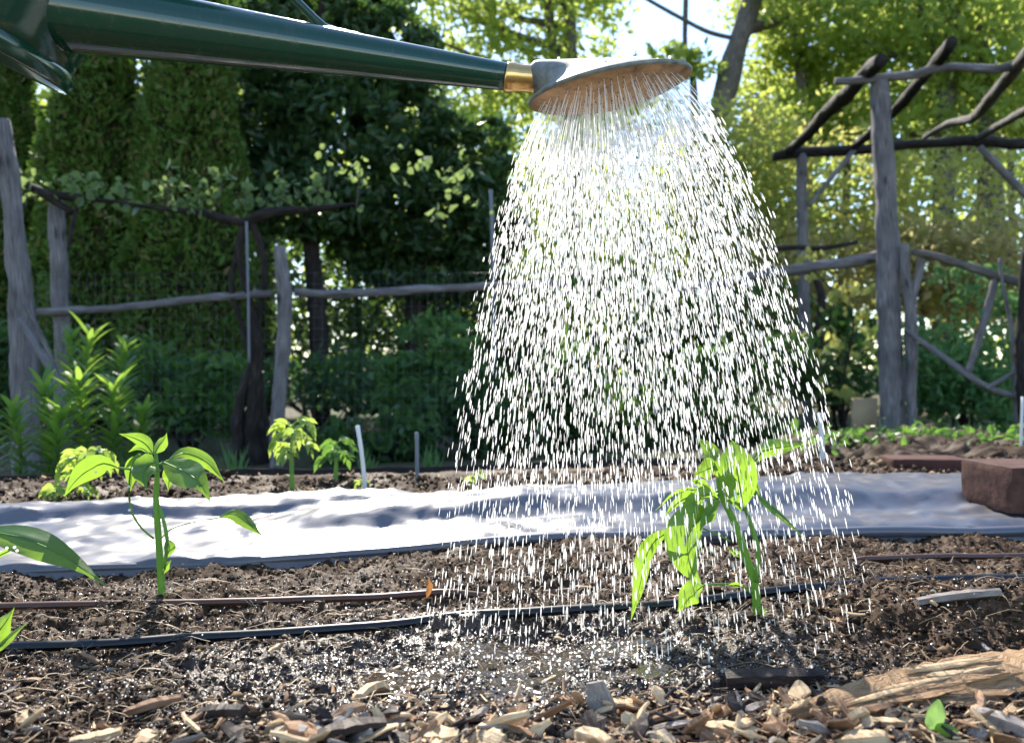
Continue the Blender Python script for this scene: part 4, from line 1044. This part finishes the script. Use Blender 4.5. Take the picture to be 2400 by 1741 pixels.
for k in range(250):
    px = rnd.uniform(700, 2420) if k % 14 else rnd.uniform(-20, 900)
    py = rnd.uniform(1640, 1752) if px > 1300 else rnd.uniform(1685, 1752)
    if 2120 < px < 2270 and py > 1680: continue
    p0 = gp(px, py, .004); a_ = rnd.uniform(0, 6.28); L = rnd.uniform(.008, .030)
    p1 = p0 + np.array([math.cos(a_) * L, math.sin(a_) * L * .7, rnd.uniform(-.003, .011)])
    m_, cn = rnd.choice(MIXC); zn = zone(px)
    chip('small_chip', 'small loose %s wood chip in the mulch %s' % (cn, zn), 'wood chip', p0, p1, rnd.uniform(.004, .013), rnd.uniform(.0012, .0034), m_, 400 + k, rnd.uniform(-.10, .10), .5, rnd.uniform(-.9, .9), group='small %s chips %s' % (cn, zn), n=5)
def zone2(px, py):
    v = 'nearer the plastic' if py < 1440 else 'just behind the mulch' if py > 1560 else 'along the black hose'
    h = 'left' if px < 850 else 'right' if px > 1650 else 'middle'
    return '%s in the %s of the bed' % (v, h)
for k in range(90):
    px = rnd.uniform(-10, 2410); py = rnd.uniform(1350, 1650)
    p0 = gp(px, py, .002); a_ = rnd.uniform(0, 6.28); L = rnd.uniform(.006, .02)
    p1 = p0 + np.array([math.cos(a_) * L, math.sin(a_) * L * .7, rnd.uniform(-.001, .004)])
    m_, cn = rnd.choice([(M_chip2, 'brown'), (M_chip4, 'dark'), (M_chip4, 'dark'), (M_chip2, 'brown'), (M_chip, 'pale')]); zn = zone2(px, py)
    chip('wood_fragment', 'tiny %s wood fragment %s' % (cn, zn), 'wood chip', p0, p1, rnd.uniform(.002, .006), rnd.uniform(.0015, .003), m_, 600 + k, rnd.uniform(-.06, .06), .4, rnd.uniform(-.5, .5), group='%s fragments %s' % (cn, zn), n=5)
# fine shreds between the chips
pt, mi_ = [], []
for k in range(2600):
    px = rnd.uniform(-50, 2450); py = 1760 - 150 * rnd.random() ** (1.0 if px > 1300 else 1.9)
    if px < 900 and rnd.random() < .88: continue
    Y_ = GY(py); x_ = (px - CX) / FOC * Y_; z_ = soil_z(x_, Y_) + rnd.uniform(.001, .007)
    a_ = rnd.uniform(0, 6.28); L = rnd.uniform(.003, .013)
    d_ = np.array([math.cos(a_) * L, math.sin(a_) * L, rnd.uniform(-.3, .5) * L]); p_ = np.array([x_, Y_, z_])
    w_ = rnd.uniform(.0005, .0018); sd = np.array([-math.sin(a_), math.cos(a_), rnd.uniform(-.6, .6)]) * w_
    up_ = np.array([0, 0, w_ * .6])
    V = np.array([p_ - sd, p_ + sd, p_ + up_, p_ + d_ - sd * .5, p_ + d_ + sd * .5, p_ + d_ + up_])
    pt.append((V, [np.array([[0, 1, 4, 3], [1, 2, 5, 4], [2, 0, 3, 5]]), np.array([[0, 2, 1], [3, 4, 5]])], V[:, :2], rnd.choice([0, 0, 1, 1, 2])))
tag(build('wood_shreds', pt, [M_chip, M_chip2, M_chip4], smooth=False), 'fine wood shreds between the chips of the mulch', 'mulch', kind='stuff')
tag(build('thin_twig', [tube([gp(1742, 1738, -.002), gp(1742, 1738, .02), gp(1748, 1738, .038)], [.0011, .001, .0007], n=8, seg=5)], M_chip2), 'thin twig standing upright left of the bark strip', 'twig', CG)

# ------------------------------------------------------------------ leaves with shape
def blade(path, width, side_fn, fold=.25, wave=.05, n=14, m=7, seed=0, shape=(0, .55, .92, 1, .86, .55, .22, 0)):
    P = smooth_path(path, n)
    T = np.gradient(P, axis=0); T /= np.linalg.norm(T, axis=1)[:, None]
    s = side_fn(P, T)
    s = s - T * (s * T).sum(1)[:, None]; s /= np.linalg.norm(s, axis=1)[:, None]
    N_ = np.cross(s, T)
    t = np.linspace(0, 1, n); w = np.interp(t, np.linspace(0, 1, len(shape)), shape) * width / 2
    k = np.linspace(-1, 1, m)
    wav = wave * width * vn(t[:, None] * 5 + seed, k[None] * 2 + 3, seed=seed)
    off = np.abs(k)[None] * w[:, None] * fold + wav * (w / (width / 2 + 1e-9))[:, None]
    V = P[:, None] + s[:, None] * (k[None] * w[:, None])[..., None] * math.sqrt(max(0.05, 1 - fold ** 2)) + N_[:, None] * off[..., None]
    uv = np.stack([np.broadcast_to(np.abs(k)[None], (n, m)) + t[:, None] * 2.5, np.broadcast_to(t[:, None], (n, m))], -1).reshape(-1, 2)
    i, j = np.meshgrid(np.arange(n - 1), np.arange(m - 1), indexing='ij'); a = i * m + j
    return (V.reshape(-1, 3), np.stack([a, a + 1, a + m + 1, a + m], -1).reshape(-1, 4), uv, 0)

def side_from(phi):
    """phi 0: the blade faces the camera, 90: seen edge-on"""
    ph = math.radians(phi)
    def f(P, T):
        img = np.stack([-T[:, 2], np.zeros(len(T)), T[:, 0]], 1)
        img /= np.linalg.norm(img, axis=1)[:, None] + 1e-9
        return img * math.cos(ph) + np.array([0, 1.0, 0]) * math.sin(ph)
    return f

def px_leaf(parent, Y, path, wpx, phi=20, fold=.25, petiole=None, mat=None, seed=0, prad=.0011, shape=None, mid=True):
    P = [W(p[0], p[1], Y + (p[2] if len(p) > 2 else 0)) for p in path]
    kw = {} if shape is None else {'shape': shape}
    parts = [blade(P, wpx * (1.16 if shape is None else 1.0) / FOC * Y, side_from(phi), fold, .16, seed=seed, **kw)]
    if mid:
        q = smooth_path(P, 10)
        parts.append(tube(q[:9], [prad * .7, prad * .5, prad * .2], n=9, seg=4, path=False, cap=False)[:3] + (1,))
    if petiole:
        Q = [W(p[0], p[1], Y + (p[2] if len(p) > 2 else 0)) for p in petiole] + [P[0]]
        parts.append(tube(Q, prad, n=14, seg=6)[:3] + (1,))
    return build('leaf', parts, [mat or M_pepper, M_stem], parent)

def plant_stem(parent, Y, pts, rpx, name='stem', seed=0):
    P = [W(p[0], p[1], Y + (p[2] if len(p) > 2 else 0)) for p in pts]
    return build(name, [tube(P, [r_ / FOC * Y for r_ in rpx], n=28, seg=10, rough=.10, freq=60, seed=seed)], M_stem, parent)

PP = 'pepper seedlings of the front row'
# the left pepper seedling
Y1 = .716
pl = thing('pepper_seedling', W(380, 1392, Y1), 'upright pepper seedling at the left in front of the glaring plastic', 'seedling', PP)
plant_stem(pl, Y1, [(380, 1404), (378, 1370), (373, 1280), (366, 1170), (368, 1120), (366, 1062)], [9, 8, 7.5, 7, 6, 4])
plant_stem(pl, Y1, [(385, 1330, -.004), (392, 1270, -.004), (382, 1215, -.003), (370, 1180)], [4, 4.5, 4, 3], 'branch')
px_leaf(pl, Y1, [(277, 1096), (240, 1086), (198, 1108), (170, 1135), (150, 1164)], 50, 25, .2, [(364, 1096), (320, 1100)], seed=1)
px_leaf(pl, Y1, [(392, 1080, .01), (430, 1062, .02), (482, 1080, .03), (506, 1105, .03), (527, 1130, .03)], 36, 30, .25, [(368, 1090)], seed=2)
px_leaf(pl, Y1, [(379, 1081, -.005), (430, 1104, -.02), (470, 1132, -.035), (494, 1178, -.04)], 62, 38, .12, None, seed=3)
px_leaf(pl, Y1, [(368, 1082, -.004), (345, 1090, -.02), (335, 1115, -.03), (344, 1146, -.034)], 58, 15, .15, None, seed=4)
px_leaf(pl, Y1, [(330, 1064, .015), (314, 1090, .02), (308, 1125, .02), (306, 1152, .02)], 34, 35, .25, [(361, 1262), (330, 1235), (306, 1190), (304, 1120), (316, 1072)], seed=5, prad=.0009)
px_leaf(pl, Y1, [(359, 1064, .006), (340, 1040, .01), (312, 1026, .012), (278, 1016, .014)], 32, 15, .35, None, seed=6)
px_leaf(pl, Y1, [(362, 1064, .004), (372, 1045, .006), (384, 1030, .006), (391, 1014, .006)], 30, 10, .45, None, seed=7)
px_leaf(pl, Y1, [(386, 1095, .01), (396, 1120, .012), (394, 1150, .012)], 24, 30, .3, None, seed=8)
px_leaf(pl, Y1, [(511, 1213, .02), (547, 1204, .02), (584, 1228, .015), (600, 1243, .012), (618, 1258, .01)], 30, 30, .3, [(378, 1262, 0), (400, 1240, .01), (450, 1224, .015)], seed=9, prad=.0006)
px_leaf(pl, Y1, [(390, 1262, -.006), (397, 1285, -.008), (388, 1312, -.008)], 24, 20, .3, None, seed=10)
px_leaf(pl, Y1, [(381, 1345, -.004), (390, 1325, -.006), (402, 1312, -.008)], 16, 20, .3, None, seed=11)
px_leaf(pl, Y1, [(352, 1070, .01), (340, 1055, .02), (322, 1050, .03), (300, 1060, .035)], 26, 50, .2, None, seed=12)

# the watered pepper seedling
Y2 = .632
pr = thing('pepper_seedling', W(1775, 1460, Y2), 'drooping pepper seedling being watered under the shower', 'seedling', PP)
plant_stem(pr, Y2, [(1776, 1472), (1774, 1430), (1769, 1370), (1750, 1308), (1728, 1241), (1710, 1200), (1690, 1160), (1682, 1120)], [10.5, 10, 10, 9.5, 9, 8.5, 7, 5])
plant_stem(pr, Y2, [(1772, 1362, -.003), (1776, 1320, -.006), (1774, 1278, -.006), (1757, 1220, -.004), (1742, 1180, 0), (1726, 1150, .002)], [6.5, 6, 5.5, 5, 5, 4], 'branch')
px_leaf(pr, Y2, [(1742, 1196, -.01), (1734, 1140, -.02), (1724, 1080, -.025), (1716, 1031, -.02)], 88, 12, .12, None, seed=21, shape=(0, .45, .8, .95, 1, .9, .6, 0))
px_leaf(pr, Y2, [(1682, 1086, .01), (1665, 1058, .02), (1648, 1040, .025), (1633, 1022, .03)], 36, 25, .35, None, seed=22)
px_leaf(pr, Y2, [(1762, 1088, .02), (1790, 1056, .03), (1845, 1046, .0), (1904, 1035, -.01)], 40, 25, .3, [(1735, 1150, .005), (1750, 1110, .015)], seed=23)
px_leaf(pr, Y2, [(1752, 1142, -.004), (1778, 1162, -.01), (1826, 1202, -.015), (1866, 1240, -.016), (1890, 1268, -.016)], 26, 55, .3, [(1728, 1160)], seed=24)
px_leaf(pr, Y2, [(1680, 1092, -.005), (1662, 1098, -.015), (1642, 1106, -.02), (1624, 1116, -.022)], 44, 10, .2, None, seed=25)
px_leaf(pr, Y2, [(1684, 1170, -.006), (1655, 1158, -.012), (1622, 1182, -.016), (1598, 1212, -.016), (1588, 1232, -.016)], 42, 25, .25, None, seed=26)
px_leaf(pr, Y2, [(1668, 1190, -.012), (1632, 1222, -.022), (1610, 1270, -.028), (1618, 1328, -.026), (1645, 1372, -.02)], 96, 22, .16, None, seed=27)
px_leaf(pr, Y2, [(1584, 1240, -.012), (1540, 1262, -.018), (1514, 1302, -.02), (1502, 1362, -.018), (1490, 1410, -.014), (1478, 1456, -.01)], 44, 20, .25, [(1712, 1268), (1680, 1252, -.004), (1631, 1234, -.008)], seed=28, prad=.0008)
px_leaf(pr, Y2, [(1650, 1371, -.01), (1632, 1385, -.014), (1612, 1405, -.016), (1588, 1434, -.016)], 58, 15, .3, [(1766, 1392), (1735, 1372, -.004), (1690, 1368, -.008)], seed=29, prad=.0009)
px_leaf(pr, Y2, [(1742, 1376, -.004), (1722, 1370, -.008), (1700, 1372, -.01)], 16, 40, .2, None, seed=30)
px_leaf(pr, Y2, [(1650, 1150, .01), (1615, 1148, .02), (1580, 1160, .025), (1556, 1180, .028), (1534, 1198, .03)], 30, 60, .2, [(1686, 1152)], seed=31)
px_leaf(pr, Y2, [(1779, 1438, 0), (1788, 1432, -.002), (1799, 1424, -.002)], 12, 20, .3, None, seed=32)
px_leaf(pr, Y2, [(1737, 1305, -.004), (1722, 1295, -.006), (1706, 1284, -.008)], 14, 20, .3, None, seed=33)
px_leaf(pr, Y2, [(1700, 1150, 0), (1716, 1160, -.008), (1728, 1180, -.01), (1738, 1200, -.01)], 30, 20, .3, None, seed=34)
px_leaf(pr, Y2, [(1662, 1140, -.004), (1640, 1132, -.008), (1616, 1124, -.01)], 20, 30, .3, None, seed=35)
px_leaf(pr, Y2, [(1768, 1150, .008), (1762, 1136, .01), (1775, 1140, .012), (1780, 1165, .012)], 18, 30, .2, None, seed=36)

px_leaf(pr, Y2, [(1700, 1125, -.004), (1690, 1100, -.012), (1700, 1075, -.016), (1712, 1062, -.016)], 40, 25, .25, None, seed=37)
px_leaf(pr, Y2, [(1688, 1172, -.008), (1668, 1200, -.02), (1650, 1222, -.026), (1640, 1246, -.028)], 46, 30, .25, None, seed=38)
px_leaf(pr, Y2, [(1700, 1178, .004), (1726, 1150, .012), (1752, 1140, .016), (1776, 1150, .018)], 36, 30, .3, None, seed=39)
px_leaf(pr, Y2, [(1640, 1160, -.01), (1606, 1168, -.016), (1580, 1186, -.02), (1556, 1214, -.022)], 34, 40, .25, [(1684, 1160)], seed=40)
# plants cut off by the left edge
Y3 = .69
pf = thing('pepper_seedling', W(-90, 1440, Y3), 'pepper seedling at the left picture edge with one long arching leaf in view', 'seedling', PP)
plant_stem(pf, Y3, [(-88, 1420), (-92, 1350), (-86, 1250), (-90, 1150)], [8, 7.5, 7, 5])
px_leaf(pf, Y3, [(-50, 1262, -.01), (-10, 1248, -.02), (60, 1262, -.03), (130, 1292, -.04), (195, 1330, -.045), (250, 1375, -.05)], 62, 40, .25, [(-88, 1290)], seed=41)
px_leaf(pf, Y3, [(36, 1282, -.01), (10, 1296, 0), (-20, 1310, .005), (-60, 1330, .01)], 14, 50, .2, None, seed=42)
px_leaf(pf, Y3, [(-90, 1180, 0), (-130, 1160, .01), (-180, 1180, .02), (-220, 1220, .02)], 60, 25, .25, None, seed=43)
px_leaf(pf, Y3, [(-90, 1160, 0), (-80, 1120, .01), (-60, 1080, .02), (-50, 1040, .02)], 50, 25, .25, None, seed=44)
Y4 = .56
pq = thing('pepper_seedling', W(-40, 1560, Y4), 'small leaf tips poking in at the left edge in front of the black hose', 'seedling', PP)
plant_stem(pq, Y4, [(-40, 1560), (-38, 1520), (-30, 1480)], [6, 6, 4])
px_leaf(pq, Y4, [(-30, 1500, 0), (-5, 1480, -.005), (18, 1450, -.01), (34, 1422, -.012)], 46, 25, .25, None, seed=45)
px_leaf(pq, Y4, [(-25, 1530, -.004), (5, 1508, -.01), (38, 1478, -.016), (68, 1456, -.018)], 24, 35, .3, None, seed=46)

# the seed sprout at the lower right
Y5 = .43
sp = thing('seed_sprout', W(2157, 1742, Y5), 'tiny seed sprout with two oval leaves at the bottom right', 'seedling')
plant_stem(sp, Y5, [(2140, 1760), (2165, 1736), (2182, 1724), (2190, 1712)], [6, 5, 4.5, 4])
px_leaf(sp, Y5, [(2190, 1714), (2192, 1690, -.002), (2197, 1662, -.003), (2200, 1638, -.003)], 44, 10, .12, None, M_weed, 51, shape=(.15, .75, 1, 1, .95, .8, .5, .1), mid=False)
px_leaf(sp, Y5, [(2190, 1714), (2206, 1710, -.004), (2226, 1709, -.006), (2248, 1711, -.006)], 30, 45, .12, None, M_pepper, 52, shape=(.15, .75, 1, 1, .95, .8, .5, .1), mid=False)

# back row tomato seedlings
def tomato(lab, px, base, top, Y, seed, nl=7, ll=70, spread=1.0, lw=20, mat=None):
    g = random.Random(seed)
    t = thing('tomato_seedling', W(px, base, Y), lab, 'seedling', 'tomato seedlings of the back row')
    plant_stem(t, Y, [(px, base + 14), (px + g.uniform(-3, 3), (base + top) / 2), (px, top)], [6, 5, 3.5], seed=seed)
    for k in range(nl):
        a_ = k * 2.4 + g.uniform(-.4, .4)
        sx = math.cos(a_); dy = math.sin(a_)
        y0 = top + (base - top) * .5 * (k / nl)
        L = ll * g.uniform(.65, 1.1) * (1 - .25 * (k == nl - 1))
        rise = g.uniform(.25, .55) * L
        pts = [(px, y0, 0), (px + sx * L * .35 * spread, y0 - rise * .7, dy * .02), (px + sx * L * .75 * spread, y0 - rise * .55, dy * .045), (px + sx * L * spread, y0 + rise * .25, dy * .06)]
        P = [W(q[0], q[1], Y + q[2]) for q in pts]
        parts = [tube(P, [.0012, .001, .0006], n=10, seg=4)[:3] + (1,)]
        S = smooth_path(P, 9)
        for q in range(2, 9):
            for sg in ((-1, 1) if q < 8 else (0,)):
                d = S[min(q, 8)] - S[q - 1]; d /= np.linalg.norm(d) + 1e-9
                lat = np.cross(d, np.array([0, 0, 1.0])); lat /= np.linalg.norm(lat) + 1e-9
                v = d * .7 + lat * sg * .9 + np.array([0, 0, g.uniform(-1.1, .3)])
                v /= np.linalg.norm(v)
                lL = lw / FOC * Y * g.uniform(.8, 1.6)
                e = S[q] + v * lL
                parts.append(blade([S[q], (S[q] + e) / 2 + np.array([0, 0, .002]), e - np.array([0, 0, .003])], lL * .42, side_from(g.uniform(0, 70)), .25, .1, n=6, m=3, seed=q + seed))
        build('leaf', parts, [mat or M_tomato, M_stem], t)
tomato('bright tomato seedling in front of the crooked fence post', 686, 1150, 996, 1.36, 201, 8, 74, .9, 24)
tomato('darker tomato seedling left of the white stake', 786, 1140, 1042, 1.48, 202, 5, 58, .8, 20, M_weed2)
tomato('yellowish tomato seedling behind the left pepper seedling', 205, 1160, 1070, 1.22, 203, 8, 78, .9, 24)
tomato('small low seedling at the far left beside the plastic', 130, 1172, 1148, 1.2, 204, 5, 34, .8, 16)
tomato('tiny seedling behind the lowest leaf of the left pepper', 205, 1172, 1150, 1.21, 205, 4, 26, .8, 12)
tomato('little dark seedling right of the metal stake', 1108, 1150, 1125, 1.40, 206, 5, 36, .8, 18)
tomato('tiny pale seedling between the two stakes', 845, 1150, 1132, 1.42, 207, 4, 22, .8, 12)

# dead leaf standing by the brown hose, dry leaf by the weathered stick
def dead_leaf(lab, path, wpx, Y, phi, seed):
    P = [W(p[0], p[1], Y) for p in path]
    tag(build('dead_leaf', [blade(P, wpx / FOC * Y, side_from(phi), .35, .4, seed=seed)], M_deadleaf), lab, 'leaf')
dead_leaf('small orange dead leaf standing against the brown hose', [(1000, 1402), (1004, 1385), (1008, 1370), (1002, 1352)], 16, .72, 10, 3)
dead_leaf('brown curled dead leaf on the weathered stick at the right', [(2180, 1388), (2205, 1384), (2240, 1398), (2275, 1416)], 26, .68, 25, 4)

# ------------------------------------------------------------------ the watering can
YC = .62
wc = thing('watering_can', W(-104, 62, YC), 'dark green watering can pouring from a large oval rose', 'watering can')
def cyl(c, ax, r, prof, seg=64):
    """surface of revolution: prof = [(along, radius)]"""
    ax = np.asarray(ax, float); ax /= np.linalg.norm(ax)
    e1 = np.array([0, 1.0, 0]); e2 = np.cross(ax, e1)
    a_ = np.linspace(0, 2 * np.pi, seg + 1)[:-1]
    V = []
    for z_, rr in prof:
        V.append(np.asarray(c) + ax * z_ + rr * (np.cos(a_)[:, None] * e1 + np.sin(a_)[:, None] * e2))
    V = np.concatenate(V); k = np.arange(seg); k2 = (k + 1) % seg
    F = np.concatenate([np.stack([i_ * seg + k, i_ * seg + k2, (i_ + 1) * seg + k2, (i_ + 1) * seg + k], -1) for i_ in range(len(prof) - 1)])
    return (V, F, None, 0)
ax = np.array([.45, 0, .893]); bc = W(-104, 62, YC); RB = 254 / FOC * YC
body = build('body', [cyl(bc, ax, RB, [(.002, 0), (.004, RB * .9), (.006, RB * .985), (.02, RB * .985), (.12, RB * .985), (.24, RB * .985), (.26, RB * .96), (.262, RB * .5)])], M_enamel, wc)
build('base_rim', [cyl(bc, ax, RB, [(.004, RB * .97), (-.004, RB * .985), (-.006, RB * 1.0), (-.004, RB * 1.02), (.000, RB * 1.03), (.006, RB * 1.025), (.009, RB * 1.0), (.010, RB * .98)])], M_enamel, body)
sp0, sp1 = W(80, 20, YC), W(1189, 181, YC)
build('spout', [tube([sp0, sp0 * .65 + sp1 * .35, sp0 * .3 + sp1 * .7, sp1], [95 / FOC * YC, 71 / FOC * YC, 49 / FOC * YC, 31 / FOC * YC], n=50, seg=48),
                tube([sp0 * .75 + sp1 * .25 + np.array([0, 0, .0235]), sp0 * .5 + sp1 * .5 + np.array([0, 0, .0180]), sp1 + np.array([0, 0, .0085])], .0012, n=20, seg=6)], M_enamel, wc)
build('brace_rod', [tube([W(590, -110, YC), W(650, -40, YC), W(700, 8, YC), W(745, 52, YC), W(775, 72, YC), W(850, 86, YC)], [.0034, .0034, .0034, .0034, .0036, .0022], n=40, seg=10)], M_enamel, wc)
# rose: loft from the collar circle to the tilted oval face
rc = W(1428, 207, YC); aR = 191 / FOC * YC; bR = .060
tilt = math.radians(10.5); nod = math.radians(5.0)
fx = np.array([math.cos(tilt), 0, math.sin(tilt)]); fy = np.array([0, math.cos(nod), math.sin(nod)]); fn = np.cross(fx, fy)
th = np.linspace(0, 2 * np.pi, 73)[:-1]
def ring_c(px, py, rpx):
    c = W(px, py, YC); r_ = rpx / FOC * YC
    return c + r_ * (np.cos(th)[:, None] * np.array([0, 1.0, 0]) + np.sin(th)[:, None] * np.array([-.14, 0, .99]))
def ring_f(s_, dz):
    return rc + aR * s_ * np.sin(th)[:, None] * fx + bR * s_ * np.cos(th)[:, None] * fy + fn * dz
R0 = ring_c(1266, 190, 46); R1 = ring_f(1.0, .0012)
rings = [ring_c(1246, 186, 31), ring_c(1252, 187, 37), ring_c(1258, 188.5, 43), R0]
for t_ in np.linspace(.12, 1, 10):
    bulge = math.sin(t_ * math.pi) * .35
    rings.append(R0 * (1 - t_) + R1 * t_ + (bulge * np.array([0, 0, .006])[None]))
rings += [ring_f(1.010, .0008), ring_f(1.013, -.0004), ring_f(1.008, -.0016), ring_f(.99, -.0022)]
def loft(rings):
    V = np.concatenate(rings); s_ = len(th); k = np.arange(s_); k2 = (k + 1) % s_
    return (V, np.concatenate([np.stack([i_ * s_ + k, i_ * s_ + k2, (i_ + 1) * s_ + k2, (i_ + 1) * s_ + k], -1) for i_ in range(len(rings) - 1)]), None, 0)
rose = build('rose', [loft(rings)], M_zinc, wc)
build('rose_face', [loft([ring_f(.99, -.0022), ring_f(.95, -.0036), ring_f(.8, -.0070), ring_f(.55, -.0108), ring_f(.3, -.0128), ring_f(.02, -.0135)])], M_copper, rose)
HOLES = []
for ringi, cnt in ((.12, 5), (.24, 10), (.36, 16), (.48, 21), (.60, 27), (.72, 32), (.83, 37)):
    for k in range(cnt): HOLES.append((ringi, 2 * math.pi * (k + .5 * (ringi * 10 % 2)) / cnt))
def hole_p(s_, a_): return rc + aR * s_ * math.sin(a_) * fx + bR * s_ * math.cos(a_) * fy + fn * (-.0138 + .0110 * s_ ** 2)
build('spray_holes', [(lambda c: (c + .0008 * octv[:6], octf, None, 0))(hole_p(*h_)) for h_ in HOLES], M_hole, rose)
build('collar', [tube([W(1186, 181, YC), W(1192, 182, YC), W(1198, 182, YC), W(1225, 184, YC), W(1256, 186, YC)], [34 / FOC * YC, 34 / FOC * YC, 31 / FOC * YC, 31 / FOC * YC, 31 / FOC * YC], n=20, seg=40)], M_brass, wc)

# ------------------------------------------------------------------ the falling water
g = np.random.default_rng(123)
G_ = 9.81
parts_jet = []
P_, D_, S_ = [], [], []
nphi, nring = 6, 4
for s_, a_ in HOLES:
    for rep in range(2):
        a_ += .09 * rep; s_ = min(.9, s_ + .05 * rep)
        p0 = hole_p(s_, a_)
        sx = s_ * math.sin(a_); sy = s_ * math.cos(a_)
        v0 = np.array([.11 + .57 * sx + g.normal(0, .012), .02 + .26 * sy + g.normal(0, .012), -.62 + .10 * sx])
        # short unbroken strand
        tb = .038 + .016 * g.random()
        ts = np.linspace(0, tb, 6)
        parts_jet.append(tube([p0 + v0 * t_ + np.array([0, 0, -.5 * G_ * t_ * t_]) for t_ in ts], [.00022, .0002, .00028], n=8, seg=5))
        t_ = tb * .8
        while t_ < .32:
            t_ += g.exponential(.0018) + .0012
            jit = g.normal(0, .0016 + .013 * t_, 3)
            p = p0 + v0 * t_ + np.array([0, 0, -.5 * G_ * t_ * t_]) + jit
            if p[2] < soil_z(p[0], p[1]) + .001: break
            v = v0 + np.array([0, 0, -G_ * t_]); v = v / np.linalg.norm(v)
            P_.append(p); D_.append(v); S_.append((.00019 + .00052 * g.random() ** 2.2, .0013 + .0026 * g.random() + .007 * t_))
P_, D_, S_ = np.array(P_), np.array(D_), np.array(S_)
keep = g.random(len(P_)) < np.interp(P_[:, 2], [0, .12, .25, .40], [.30, .52, .9, 1.0])
P_, D_, S_ = P_[keep], D_[keep], S_[keep]
def ellipsoids(P, D, S):
    n = len(P)
    A = np.cross(D, np.array([0.3, 1, 0.1])); A /= np.linalg.norm(A, axis=1)[:, None]; B = np.cross(A, D)
    prof = [(-1, 0.0), (-.72, .62), (-.1, 1.0), (.55, .8), (1, 0.0)]
    ph = np.linspace(0, 2 * np.pi, 7)[:-1]
    V = [P - D * S[:, 1:2]]
    for z_, r_ in prof[1:-1]:
        for q in ph: V.append(P + D * S[:, 1:2] * z_ + (A * math.cos(q) + B * math.sin(q)) * S[:, 0:1] * r_)
    V.append(P + D * S[:, 1:2])
    V = np.stack(V, 1)
    F3 = [[0, 1 + (k + 1) % 6, 1 + k] for k in range(6)] + [[19, 13 + k, 13 + (k + 1) % 6] for k in range(6)]
    F4 = [[1 + r_ * 6 + k, 1 + r_ * 6 + (k + 1) % 6, 7 + r_ * 6 + (k + 1) % 6, 7 + r_ * 6 + k] for r_ in range(2) for k in range(6)]
    o = 20 * np.arange(n)[:, None, None]
    return (V.reshape(-1, 3), [(np.array(F3)[None] + o).reshape(-1, 3), (np.array(F4)[None] + o).reshape(-1, 4)], None, 0)
# shallow water standing in the hollows of the wet patch
pu = np.linspace(-.19, .21, 520); pv = np.linspace(.45, .65, 260)
X, Y = np.meshgrid(pu, pv)
lvl = soil_h(X, Y, False)
k_ = np.ones(81) / 81
for _ in range(2):
    lvl = np.apply_along_axis(lambda r_: np.convolve(np.pad(r_, 40, mode='edge'), k_, 'valid'), 1, lvl)
    lvl = np.apply_along_axis(lambda r_: np.convolve(np.pad(r_, 40, mode='edge'), k_, 'valid'), 0, lvl)
dd = ((X - .015) / .125) ** 2 + ((Y - .548) / .07) ** 2 + 1.1 * vn(X * 30, Y * 30, seed=71)
Z = lvl + .0030 - .007 * np.clip(dd - .6, 0, 3) + .0010 * vn(X * 160, Y * 160, seed=72) + .00095 * vn(X * 420, Y * 420, seed=73)
i, j = np.meshgrid(np.arange(259), np.arange(519), indexing='ij'); a = i * 520 + j
tag(build('puddle', [(np.stack([X, Y, Z], -1).reshape(-1, 3), np.stack([a, a + 1, a + 521, a + 520], -1).reshape(-1, 4))], M_puddle), 'shallow rippled water standing in the soil', None, kind='structure')
print('drops', len(P_))
# splashes bouncing off the soil, beads clinging to rose and leaves, white beads imitating soil glints
ns = 1700
xs_ = g.normal(.015, .062, ns); ys_ = g.normal(.548, .034, ns)
xs_[:700] = g.normal(.06, .14, 700); ys_[:700] = g.normal(.60, .06, 700)
zs_ = soil_h(xs_, ys_) + np.where(g.random(ns) < .5, .0006, g.exponential(.007, ns))
SPL = np.stack([xs_, ys_, zs_], 1); sz = .0003 + .0008 * g.random(ns) ** 2.5
beads = []
for k in range(60):
    i_ = g.integers(0, 72); t_ = g.random()
    if math.sin(th[i_]) < .2: continue
    beads.append((R0[i_] * (1 - t_) + R1[i_] * t_ + np.array([0, 0, .0018])))
beads += [W(a_, b_, Y1 - .012) for a_, b_ in [(224, 1106), (198, 1143), (302, 1140), (303, 1195), (306, 1210), (586, 1252), (596, 1254), (455, 1112), (462, 1122)]] + [W(a_, b_, Y3 - .05) for a_, b_ in [(16, 1284), (34, 1282), (40, 1290)]]
beads = np.array(beads)
nt = 13000  # fine white beads strewn on the soil to stand in for glints
tx = np.where(g.random(nt) < .6, g.normal(-.18, .26, nt), g.normal(.03, .16, nt)); ty = .44 + .36 * g.random(nt) ** 1.3
okt = (np.abs(tx) < .7 * ty + .03) & (ty < sheet_front(tx) - .02)
tx, ty = tx[okt], ty[okt]
GLINT_BEADS = np.stack([tx, ty, soil_h(tx, ty) + .0009], 1); tsz = .00022 + .00050 * g.random(len(tx)) ** 3
allP = np.concatenate([SPL, beads, GLINT_BEADS]); alls = np.concatenate([sz, np.full(len(beads), .0013), tsz])
tag(build('water_spray', [ellipsoids(P_, D_, S_), ellipsoids(allP, np.tile([0, .2, 1.0], (len(allP), 1)), np.stack([alls, alls], 1))], M_water), 'sunlit shower of white water drops from the rose with white beads imitating soil glints', 'water', kind='stuff')
tag(build('water_jets', parts_jet, M_water), 'thin water strands leaving the rose, coloured white for their sunlit glare', 'water', kind='stuff')
